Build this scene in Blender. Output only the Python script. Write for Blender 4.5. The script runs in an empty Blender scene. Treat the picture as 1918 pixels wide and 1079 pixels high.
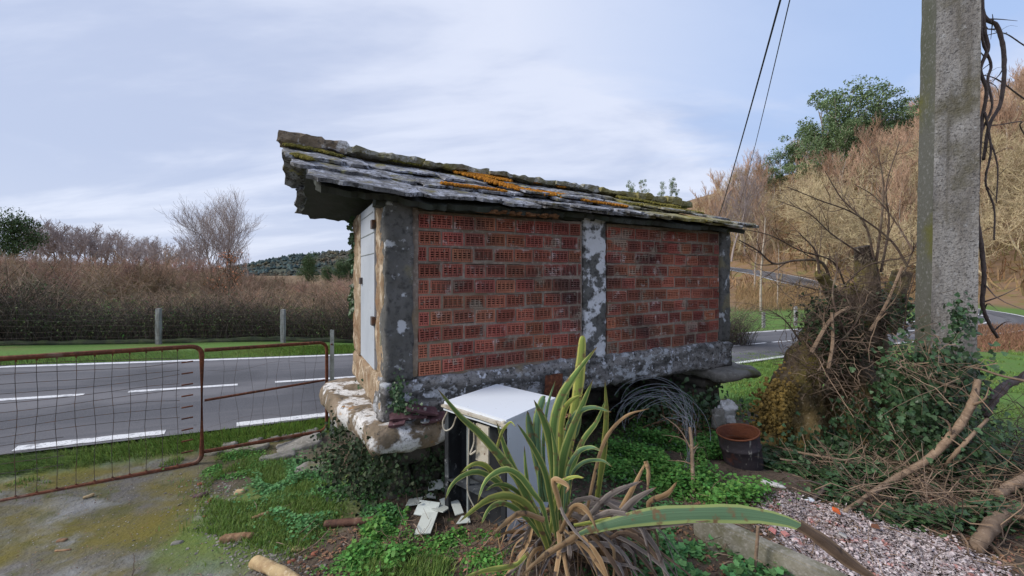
import bpy, math, random
import numpy as np
from mathutils import Vector, noise as mn
R = math.radians
S = bpy.context.scene
COL = S.collection
# ------------------------------------------------------------------ camera, sky, sun
cam = bpy.data.objects.new('camera', bpy.data.cameras.new('camera')); COL.objects.link(cam)
EYE = 1.7
cam.location = (0, 0, EYE); cam.rotation_euler = (R(90), 0, 0)
cam.data.sensor_width = 36; cam.data.lens = 744 / 1918 * 36
cam.data.shift_y = -27.5 / 1918; cam.data.clip_start = .05; cam.data.clip_end = 5000
S.camera = cam
S.view_settings.view_transform = 'Standard'; S.view_settings.look = 'None'
S.view_settings.gamma = 1; S.view_settings.use_curve_mapping = False
S.view_settings.exposure = 0.68
SUN_EL, SUN_AZ = 36, -102          # azimuth measured from +y (view direction) towards +x
sd = Vector((math.sin(R(SUN_AZ)) * math.cos(R(SUN_EL)), math.cos(R(SUN_AZ)) * math.cos(R(SUN_EL)), math.sin(R(SUN_EL))))
sun = bpy.data.objects.new('sun', bpy.data.lights.new('sun', 'SUN')); COL.objects.link(sun)
sun.data.energy = 2.0; sun.data.angle = R(20); sun.data.color = (1, .94, .85)
sun.rotation_euler = (-sd).to_track_quat('-Z', 'Y').to_euler()
W = bpy.data.worlds.new('World'); S.world = W; W.use_nodes = True
nt = W.node_tree; N = nt.nodes; Lk = nt.links
for n in list(N): N.remove(n)
def nd(t, **k):
    n = N.new(t)
    for a, b in k.items():
        if a[0] == 'i' and a[1:].isdigit(): n.inputs[int(a[1:])].default_value = b
        else: setattr(n, a, b)
    return n
sky = nd('ShaderNodeTexSky', sky_type='NISHITA', sun_disc=False, sun_elevation=R(SUN_EL), sun_rotation=R(SUN_AZ), air_density=1.2, dust_density=.6, ozone_density=2.0)
tc = nd('ShaderNodeTexCoord'); sp = nd('ShaderNodeSeparateXYZ'); Lk.new(tc.outputs['Generated'], sp.inputs[0])
zc = nd('ShaderNodeMath', operation='MAXIMUM', i1=0.0); Lk.new(sp.outputs[2], zc.inputs[0])
za = nd('ShaderNodeMath', operation='ADD', i1=.22); Lk.new(zc.outputs[0], za.inputs[0])
cmb = nd('ShaderNodeCombineXYZ')
for i in (0, 1):
    dv = nd('ShaderNodeMath', operation='DIVIDE'); Lk.new(sp.outputs[i], dv.inputs[0]); Lk.new(za.outputs[0], dv.inputs[1]); Lk.new(dv.outputs[0], cmb.inputs[i])
def cloud(scale, rot, stretch, lo, hi, detail=6, rough=.55, off=0, dist=.4):
    mp = nd('ShaderNodeMapping'); mp.inputs['Rotation'].default_value = (0, 0, R(rot)); mp.inputs['Scale'].default_value = (stretch, 1, 1)
    mp.inputs['Location'].default_value = (off, off * .7, 0)
    Lk.new(cmb.outputs[0], mp.inputs[0])
    n = nd('ShaderNodeTexNoise'); n.inputs['Scale'].default_value = scale; n.inputs['Detail'].default_value = detail; n.inputs['Roughness'].default_value = rough
    n.inputs['Distortion'].default_value = dist
    Lk.new(mp.outputs[0], n.inputs['Vector'])
    mr = nd('ShaderNodeMapRange', interpolation_type='SMOOTHSTEP', i1=lo, i2=hi); Lk.new(n.outputs[0], mr.inputs[0]); return mr.outputs[0]
def mixc(f, a, b):
    m = nd('ShaderNodeMix', data_type='RGBA')
    if hasattr(f, 'links') or not isinstance(f, (int, float)): Lk.new(f, m.inputs[0])
    else: m.inputs[0].default_value = f
    for s, v in ((6, a), (7, b)):
        if isinstance(v, tuple): m.inputs[s].default_value = v
        else: Lk.new(v, m.inputs[s])
    return m.outputs[2]
clear = mixc(.75, sky.outputs[0], (4.3, 5.7, 8.8, 1))                    # blue between thin cloud
cl1 = mixc(cloud(1.6, 62, .34, .4, .62, off=3.1, dist=.45, rough=.58), (4.9, 5.3, 6.7, 1), (7.8, 7.95, 8.8, 1))      # grey to pale cloud
cov = cloud(1.0, 58, .5, .4, .62, off=7.3, detail=7, dist=.35)
# less cover towards the right (+x): blue shows there
px_ = nd('ShaderNodeMapRange', i1=-.25, i2=.75); Lk.new(sp.outputs[0], px_.inputs[0])
cv2 = nd('ShaderNodeMath', operation='SUBTRACT'); Lk.new(px_.outputs[0], cv2.inputs[1]); cv2.inputs[0].default_value = 1.25
cv3 = nd('ShaderNodeMath', operation='MULTIPLY_ADD', use_clamp=True, i1=.75); Lk.new(cov, cv3.inputs[0]); Lk.new(cv2.outputs[0], cv3.inputs[2])
cv4 = nd('ShaderNodeMath', operation='SUBTRACT', use_clamp=True, i1=.34); Lk.new(cv3.outputs[0], cv4.inputs[0])
skyc = mixc(cv4.outputs[0], clear, cl1)
hz = nd('ShaderNodeMapRange', i1=0.02, i2=.22, i3=1.0, i4=0.0); Lk.new(sp.outputs[2], hz.inputs[0])
hm = nd('ShaderNodeMath', operation='MULTIPLY', i1=.3); Lk.new(hz.outputs[0], hm.inputs[0])
skyc = mixc(hm.outputs[0], skyc, (6.6, 7.1, 8.5, 1))
bg = nd('ShaderNodeBackground'); Lk.new(skyc, bg.inputs[0]); bg.inputs[1].default_value = .073
wo = nd('ShaderNodeOutputWorld'); Lk.new(bg.outputs[0], wo.inputs[0])

# ------------------------------------------------------------------ helpers
rng = np.random.default_rng(7); random.seed(7)
def P(px, py, Y): return np.array(((px - 959) / 744 * Y, Y, EYE + (512 - py) / 744 * Y))
def mk_mesh(name, V, F, mats=(), uv=None, cattr=None, smooth=False):
    V = np.asarray(V, dtype=np.float32).reshape(-1, 3); me = bpy.data.meshes.new(name)
    if isinstance(F, np.ndarray): groups = [F]
    else:
        d = {}
        for f in F: d.setdefault(len(f), []).append(f)
        groups = [np.array(v) for v in d.values()]
    nf = sum(len(g) for g in groups); nl = sum(g.size for g in groups)
    me.vertices.add(len(V)); me.vertices.foreach_set('co', V.ravel())
    me.loops.add(nl); me.polygons.add(nf)
    li = np.concatenate([g.ravel() for g in groups]).astype(np.int32); me.loops.foreach_set('vertex_index', li)
    ls = []; o = 0
    for g in groups:
        ls.append(o + np.arange(len(g)) * g.shape[1]); o += g.size
    me.polygons.foreach_set('loop_start', np.concatenate(ls).astype(np.int32))
    me.polygons.foreach_set('use_smooth', np.full(nf, bool(smooth)))
    if uv is not None:
        l = me.uv_layers.new(name='UVMap'); l.data.foreach_set('uv', np.asarray(uv, dtype=np.float32)[li].ravel())
    if cattr is not None:
        for k, v in cattr.items():
            v = np.asarray(v, dtype=np.float32)
            if v.ndim == 1: a = me.attributes.new(k, 'FLOAT', 'POINT'); a.data.foreach_set('value', v)
            else: a = me.attributes.new(k, 'FLOAT_VECTOR', 'POINT'); a.data.foreach_set('vector', v.ravel())
    for m in (mats if isinstance(mats, (list, tuple)) else [mats]): me.materials.append(m)
    me.update(); me.validate()
    return me
def tag(o, label=None, cat=None, group=None, kind=None):
    for k, v in (('label', label), ('category', cat), ('group', group), ('kind', kind)):
        if v: o[k] = v
    return o
def thing(name, label, cat, loc=(0, 0, 0), group=None):
    o = bpy.data.objects.new(name, None); o.empty_display_size = .1; COL.objects.link(o); o.location = [float(v) for v in loc]
    return tag(o, label, cat, group)
def wloc(o):
    v = Vector((0, 0, 0))
    while o is not None: v += o.location; o = o.parent
    return np.array(v)
def obj(name, VF, mat, parent=None, loc=None, **k):
    """geometry in world coordinates; stored relative to its origin"""
    V, F = np.asarray(VF[0], dtype=float).reshape(-1, 3), VF[1]
    o = bpy.data.objects.new(name, None) if 0 else None
    if loc is None: loc = wloc(parent) if parent is not None else (V[:, 0].mean(), V[:, 1].mean(), V[:, 2].min())
    loc = np.array(loc, dtype=float)
    me = mk_mesh(name, V - loc, F, mat, **k)
    o = bpy.data.objects.new(name, me); COL.objects.link(o)
    if parent is not None: o.parent = parent; o.location = [float(v) for v in loc - wloc(parent)]
    else: o.location = [float(v) for v in loc]
    return o
def obj_me(name, me, parent, loc=(0, 0, 0), rot=(0, 0, 0), scale=(1, 1, 1)):
    o = bpy.data.objects.new(name, me); COL.objects.link(o); o.parent = parent; o.location = loc; o.rotation_euler = rot; o.scale = scale
    return o
def copy_tree(o, parent=None):
    c = o.copy(); COL.objects.link(c); c.parent = parent
    for ch in o.children: copy_tree(ch, c)
    return c
class MB:
    def __init__(s): s.V = []; s.F = []; s.n = 0
    def add(s, V, F):
        V = np.asarray(V, dtype=float).reshape(-1, 3)
        if isinstance(F, np.ndarray): F = F.tolist()
        s.F += [tuple(i + s.n for i in f) for f in F]; s.V.append(V); s.n += len(V); return s
    def out(s): return np.concatenate(s.V), s.F
def box(c, sz, ax=None):
    c = np.array(c, float); h = np.array(sz, float) / 2
    ax = np.eye(3) if ax is None else np.asarray(ax, float)
    V = np.array([[x, y, z] for z in (-1, 1) for y in (-1, 1) for x in (-1, 1)]) * h
    return c + V @ ax, [(0, 2, 3, 1), (4, 5, 7, 6), (0, 1, 5, 4), (2, 6, 7, 3), (1, 3, 7, 5), (0, 4, 6, 2)]
def tubes(B, rad, sides=4, caps=False):
    """B (n,k,3) polylines, rad (n,k)"""
    B = np.asarray(B, float); rad = np.asarray(rad, float)
    if B.ndim == 2: B = B[None]; rad = rad.reshape(1, -1)
    n, k, _ = B.shape
    T = np.gradient(B, axis=1); T /= np.linalg.norm(T, axis=2, keepdims=True) + 1e-9
    M_ = B[:, -1] - B[:, 0]
    ref = np.where((np.abs(M_[:, 2:3]) > .75 * np.linalg.norm(M_, axis=1, keepdims=True)), np.array([[1., 0, 0]]), np.array([[0, 0, 1.]]))[:, None, :]
    U = np.cross(T, ref); U /= np.linalg.norm(U, axis=2, keepdims=True) + 1e-9
    Vv = np.cross(T, U)
    a = np.arange(sides) * 2 * math.pi / sides
    ring = B[:, :, None, :] + rad[:, :, None, None] * (np.cos(a)[None, None, :, None] * U[:, :, None, :] + np.sin(a)[None, None, :, None] * Vv[:, :, None, :])
    V = ring.reshape(-1, 3)
    i = np.arange(n)[:, None, None] * k * sides + np.arange(k - 1)[None, :, None] * sides; j = np.arange(sides)[None, None, :]; j2 = (j + 1) % sides
    F = np.stack([i + j, i + j2, i + sides + j2, i + sides + j], axis=-1).reshape(-1, 4)
    if caps:
        F = F.tolist()
        for q in range(n):
            b = q * k * sides; F.append(tuple(b + x for x in range(sides))[::-1]); b += (k - 1) * sides; F.append(tuple(b + x for x in range(sides)))
    return V, F
def smooth_path(pts, n=16):
    p = np.asarray(pts, float)
    if len(p) == 2: return p[0] + (p[1] - p[0]) * np.linspace(0, 1, n)[:, None]
    q = np.vstack([2 * p[0] - p[1], p, 2 * p[-1] - p[-2]])
    t = np.linspace(0, len(p) - 1 - 1e-6, n); i = t.astype(int); u = (t - i)[:, None]
    a, b, c, d = q[i], q[i + 1], q[i + 2], q[i + 3]
    return .5 * (2 * b + (c - a) * u + (2 * a - 5 * b + 4 * c - d) * u * u + (3 * b - a - 3 * c + d) * u ** 3)
def nz(V, f, seed=0, o=2):
    out = np.empty(len(V))
    for i, v in enumerate(V): out[i] = mn.fractal(Vector((v[0] * f + seed * 7.3, v[1] * f - seed * 3.1, v[2] * f + seed)), 1.0, 2.0, o)
    return out
def rough_box(c, sz, ax=None, seg=.06, amp=.01, freq=6, seed=0, rnd=.35, taper=0, bend=None):
    """stone block: box skin subdivided, corners eased, faces uneven"""
    sz = np.array(sz, float); nseg = np.clip(np.ceil(sz / seg).astype(int), 1, 60)
    idx = {}; V = []; F = []
    def vid(i, j, k):
        q = (i, j, k)
        if q not in idx: idx[q] = len(V); V.append((i / nseg[0] - .5, j / nseg[1] - .5, k / nseg[2] - .5))
        return idx[q]
    a, b, d = nseg
    for i in range(a):
        for j in range(b):
            F.append((vid(i, j, 0), vid(i, j + 1, 0), vid(i + 1, j + 1, 0), vid(i + 1, j, 0))); F.append((vid(i, j, d), vid(i + 1, j, d), vid(i + 1, j + 1, d), vid(i, j + 1, d)))
    for i in range(a):
        for k in range(d):
            F.append((vid(i, 0, k), vid(i + 1, 0, k), vid(i + 1, 0, k + 1), vid(i, 0, k + 1))); F.append((vid(i, b, k), vid(i, b, k + 1), vid(i + 1, b, k + 1), vid(i + 1, b, k)))
    for j in range(b):
        for k in range(d):
            F.append((vid(0, j, k), vid(0, j, k + 1), vid(0, j + 1, k + 1), vid(0, j + 1, k))); F.append((vid(a, j, k), vid(a, j + 1, k), vid(a, j + 1, k + 1), vid(a, j, k + 1)))
    V = np.array(V) * sz; h = sz / 2; r = rnd * sz.min()
    inner = np.clip(V, -(h - r), h - r); dd = V - inner; ln = np.linalg.norm(dd, axis=1, keepdims=True)
    V = inner + dd / np.maximum(ln, 1e-9) * np.minimum(ln, r)
    nrm = dd / np.maximum(ln, 1e-9)
    n3 = np.stack([nz(V, freq, seed + q, 3) for q in (0, 11, 23)], axis=1)
    V = V + n3 * amp + nrm * (nz(V, freq * 2.7, seed + 5)[:, None] * amp * .6)
    if taper: V[:, :2] *= (1 + taper * (V[:, 2:3] / sz[2]))
    ax = np.eye(3) if ax is None else np.asarray(ax, float)
    return np.array(c, float) + V @ ax, F
def rock(c, sz, seed=0, amp=.2, n=3, ax=None):
    import bmesh
    bm = bmesh.new(); bmesh.ops.create_icosphere(bm, subdivisions=n, radius=1)
    V = np.array([v.co for v in bm.verts]); F = [tuple(v.index for v in f.verts) for f in bm.faces]; bm.free()
    V = V * (1 + amp * nz(V, 1.3, seed, 3))[:, None]
    V = np.sign(V) * np.abs(V) ** .8
    ax = np.eye(3) if ax is None else ax
    return np.array(c, float) + (V * np.array(sz) / 2) @ ax, F
def scatter(tV, tF, pos, Rm, sc):
    """copies of a template as one mesh: pos (n,3), Rm (n,3,3) rows are axes, sc (n,) or (n,3)"""
    tV = np.asarray(tV, float); tF = np.asarray(tF); n = len(pos); sc = np.asarray(sc, float)
    if sc.ndim == 1: sc = np.repeat(sc[:, None], 3, 1)
    L = tV[None] * sc[:, None, :]
    V = np.einsum('nki,nij->nkj', L, Rm) + np.asarray(pos)[:, None, :]
    F = tF[None] + (np.arange(n) * len(tV))[:, None, None]
    return V.reshape(-1, 3), F.reshape(-1, tF.shape[1])
def rots(n, tilt=.5, az=None, r=None):
    r = r or rng
    az = r.uniform(0, 2 * math.pi, n) if az is None else az
    t = r.normal(0, tilt, n); b = r.uniform(0, 2 * math.pi, n)
    X = np.stack([np.cos(az), np.sin(az), 0 * az], 1); Z = np.stack([np.sin(t) * np.cos(b), np.sin(t) * np.sin(b), np.cos(t)], 1)
    Y = np.cross(Z, X); Y /= np.linalg.norm(Y, axis=1, keepdims=True); X = np.cross(Y, Z)
    return np.stack([X, Y, Z], 1)
def rep(v, k): return np.repeat(v, k)
LEAF = (np.array([(0, 0, 0), (.28, .45, .07), (0, 1, -.12), (-.28, .45, .07), (0, .5, 0)]), np.array([(0, 1, 4), (1, 2, 4), (2, 3, 4), (3, 0, 4)]))
IVY = (np.array([(0, .45, 0), (0, 0, 0), (.42, .05, .02), (.5, .38, .06), (.3, .5, .02), (.32, .78, .05), (0, 1.05, -.08), (-.32, .78, .05), (-.3, .5, .02), (-.5, .38, .06), (-.42, .05, .02)]),
       np.array([(0, i, i + 1) for i in range(1, 10)] + [(0, 10, 1)]))
SCAL = (np.array([(0, .42, 0)] + [(math.sin(a) * (.5 if q % 2 else .36), .45 - math.cos(a) * (.5 if q % 2 else .38), .07 if q % 2 else 0) for q, a in enumerate(np.linspace(0, 2 * math.pi, 11)[:-1])]),
        np.array([(0, i, i % 10 + 1) for i in range(1, 11)]))
BLADE = (np.array([(-.05, 0, 0), (.05, 0, 0), (-.04, .12, .55), (.04, .12, .55), (0, .5, 1)]), np.array([(0, 1, 3), (0, 3, 2), (2, 3, 4)]))

# ------------------------------------------------------------------ materials
def M(name, base, layers=(), rough=.85, bump=(), var=0, attr=False, spec=.3, metal=0, coord='pos', hue=0, transl=0):
    m = bpy.data.materials.new(name); m.use_nodes = True; t = m.node_tree; NN = t.nodes; L = t.links
    b = NN['Principled BSDF']; b.inputs['Roughness'].default_value = rough; b.inputs['Specular IOR Level'].default_value = spec; b.inputs['Metallic'].default_value = metal
    if coord == 'pos': src = NN.new('ShaderNodeNewGeometry').outputs['Position']
    elif coord == 'obj': src = NN.new('ShaderNodeTexCoord').outputs['Object']
    else: src = NN.new('ShaderNodeUVMap').outputs[0]
    def tex(kind, scale, detail=5, st=None, off=0):
        s = src
        if st or off:
            mp = NN.new('ShaderNodeMapping'); mp.inputs['Scale'].default_value = st or (1, 1, 1); mp.inputs['Location'].default_value = (off, off, off); L.new(s, mp.inputs[0]); s = mp.outputs[0]
        if kind == 'v':
            n = NN.new('ShaderNodeTexVoronoi'); n.inputs['Scale'].default_value = scale; L.new(s, n.inputs['Vector']); return n.outputs['Distance']
        if kind == 'vc':
            n = NN.new('ShaderNodeTexVoronoi'); n.inputs['Scale'].default_value = scale; L.new(s, n.inputs['Vector']); return n.outputs['Color']
        n = NN.new('ShaderNodeTexNoise'); n.inputs['Scale'].default_value = scale; n.inputs['Detail'].default_value = detail; n.inputs['Roughness'].default_value = .6; L.new(s, n.inputs['Vector']); return n.outputs[0]
    def mix(f, a, c, bl='MIX'):
        x = NN.new('ShaderNodeMix'); x.data_type = 'RGBA'; x.blend_type = bl
        if isinstance(f, float): x.inputs[0].default_value = f
        else: L.new(f, x.inputs[0])
        for s, v in ((6, a), (7, c)):
            if isinstance(v, tuple): x.inputs[s].default_value = (*v[:3], 1)
            else: L.new(v, x.inputs[s])
        return x.outputs[2]
    col = tuple(base)
    for i, ly in enumerate(layers):
        kind, scale, lo, hi, c = ly[:5]; kw = ly[5] if len(ly) > 5 else {}
        if kind == 'a':
            a = NN.new('ShaderNodeAttribute'); a.attribute_name = scale; v = a.outputs['Fac']
        elif kind == 'z':
            g = NN.new('ShaderNodeSeparateXYZ'); L.new(src, g.inputs[0]); v = g.outputs[2]
        else: v = tex(kind, scale, kw.get('d', 5), kw.get('st'), kw.get('off', i * 3.7))
        mr = NN.new('ShaderNodeMapRange'); mr.inputs[1].default_value = lo; mr.inputs[2].default_value = hi; L.new(v, mr.inputs[0])
        f = mr.outputs[0]
        if 'by' in kw:
            a = NN.new('ShaderNodeAttribute'); a.attribute_name = kw['by']; x = NN.new('ShaderNodeMath'); x.operation = 'MULTIPLY'; L.new(a.outputs['Fac'], x.inputs[0]); L.new(f, x.inputs[1]); f = x.outputs[0]
        if 'k' in kw:
            x = NN.new('ShaderNodeMath'); x.operation = 'MULTIPLY'; x.inputs[1].default_value = kw['k']; L.new(f, x.inputs[0]); f = x.outputs[0]
        if isinstance(c, str): c = {'dark': (.3, .3, .3), 'light': (1.5, 1.5, 1.5)}[c]; col = mix(f, col, mix(1.0, col, c, 'MULTIPLY'))
        else: col = mix(f, col, c)
    if var or attr:
        if attr: a = NN.new('ShaderNodeAttribute'); a.attribute_name = 'c'; v = a.outputs['Fac']
        else: v = NN.new('ShaderNodeObjectInfo').outputs['Random']
        mr = NN.new('ShaderNodeMapRange'); mr.inputs[3].default_value = 1 - (var or .35); mr.inputs[4].default_value = 1 + (var or .35); L.new(v, mr.inputs[0])
        hs = NN.new('ShaderNodeHueSaturation'); L.new(mr.outputs[0], hs.inputs['Value'])
        if hue:
            w = NN.new('ShaderNodeMath'); w.operation = 'MULTIPLY'; w.inputs[1].default_value = 7.31; L.new(v, w.inputs[0]); fr = NN.new('ShaderNodeMath'); fr.operation = 'FRACT'; L.new(w.outputs[0], fr.inputs[0])
            mh = NN.new('ShaderNodeMapRange'); mh.inputs[3].default_value = .5 - hue; mh.inputs[4].default_value = .5 + hue; L.new(fr.outputs[0], mh.inputs[0]); L.new(mh.outputs[0], hs.inputs['Hue'])
        if isinstance(col, tuple): hs.inputs['Color'].default_value = (*col[:3], 1)
        else: L.new(col, hs.inputs['Color'])
        col = hs.outputs[0]
    if isinstance(col, tuple): b.inputs['Base Color'].default_value = (*col[:3], 1)
    else: L.new(col, b.inputs['Base Color'])
    prev = None
    for sc_, dist in bump:
        kw = {}
        if isinstance(sc_, tuple): sc_, kw = sc_
        bp = NN.new('ShaderNodeBump'); bp.inputs['Distance'].default_value = dist; bp.inputs['Strength'].default_value = 1.0
        L.new(tex(kw.get('kind', 'n'), sc_, 6, kw.get('st')), bp.inputs['Height'])
        if prev: L.new(prev, bp.inputs['Normal'])
        prev = bp.outputs[0]
    if prev: L.new(prev, b.inputs['Normal'])
    if transl:
        tr = NN.new('ShaderNodeBsdfTranslucent'); ms = NN.new('ShaderNodeMixShader'); ms.inputs[0].default_value = transl
        if isinstance(col, tuple): tr.inputs[0].default_value = (*col[:3], 1)
        else: L.new(col, tr.inputs[0])
        L.new(b.outputs[0], ms.inputs[1]); L.new(tr.outputs[0], ms.inputs[2]); L.new(ms.outputs[0], NN['Material Output'].inputs[0])
    return m
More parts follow.
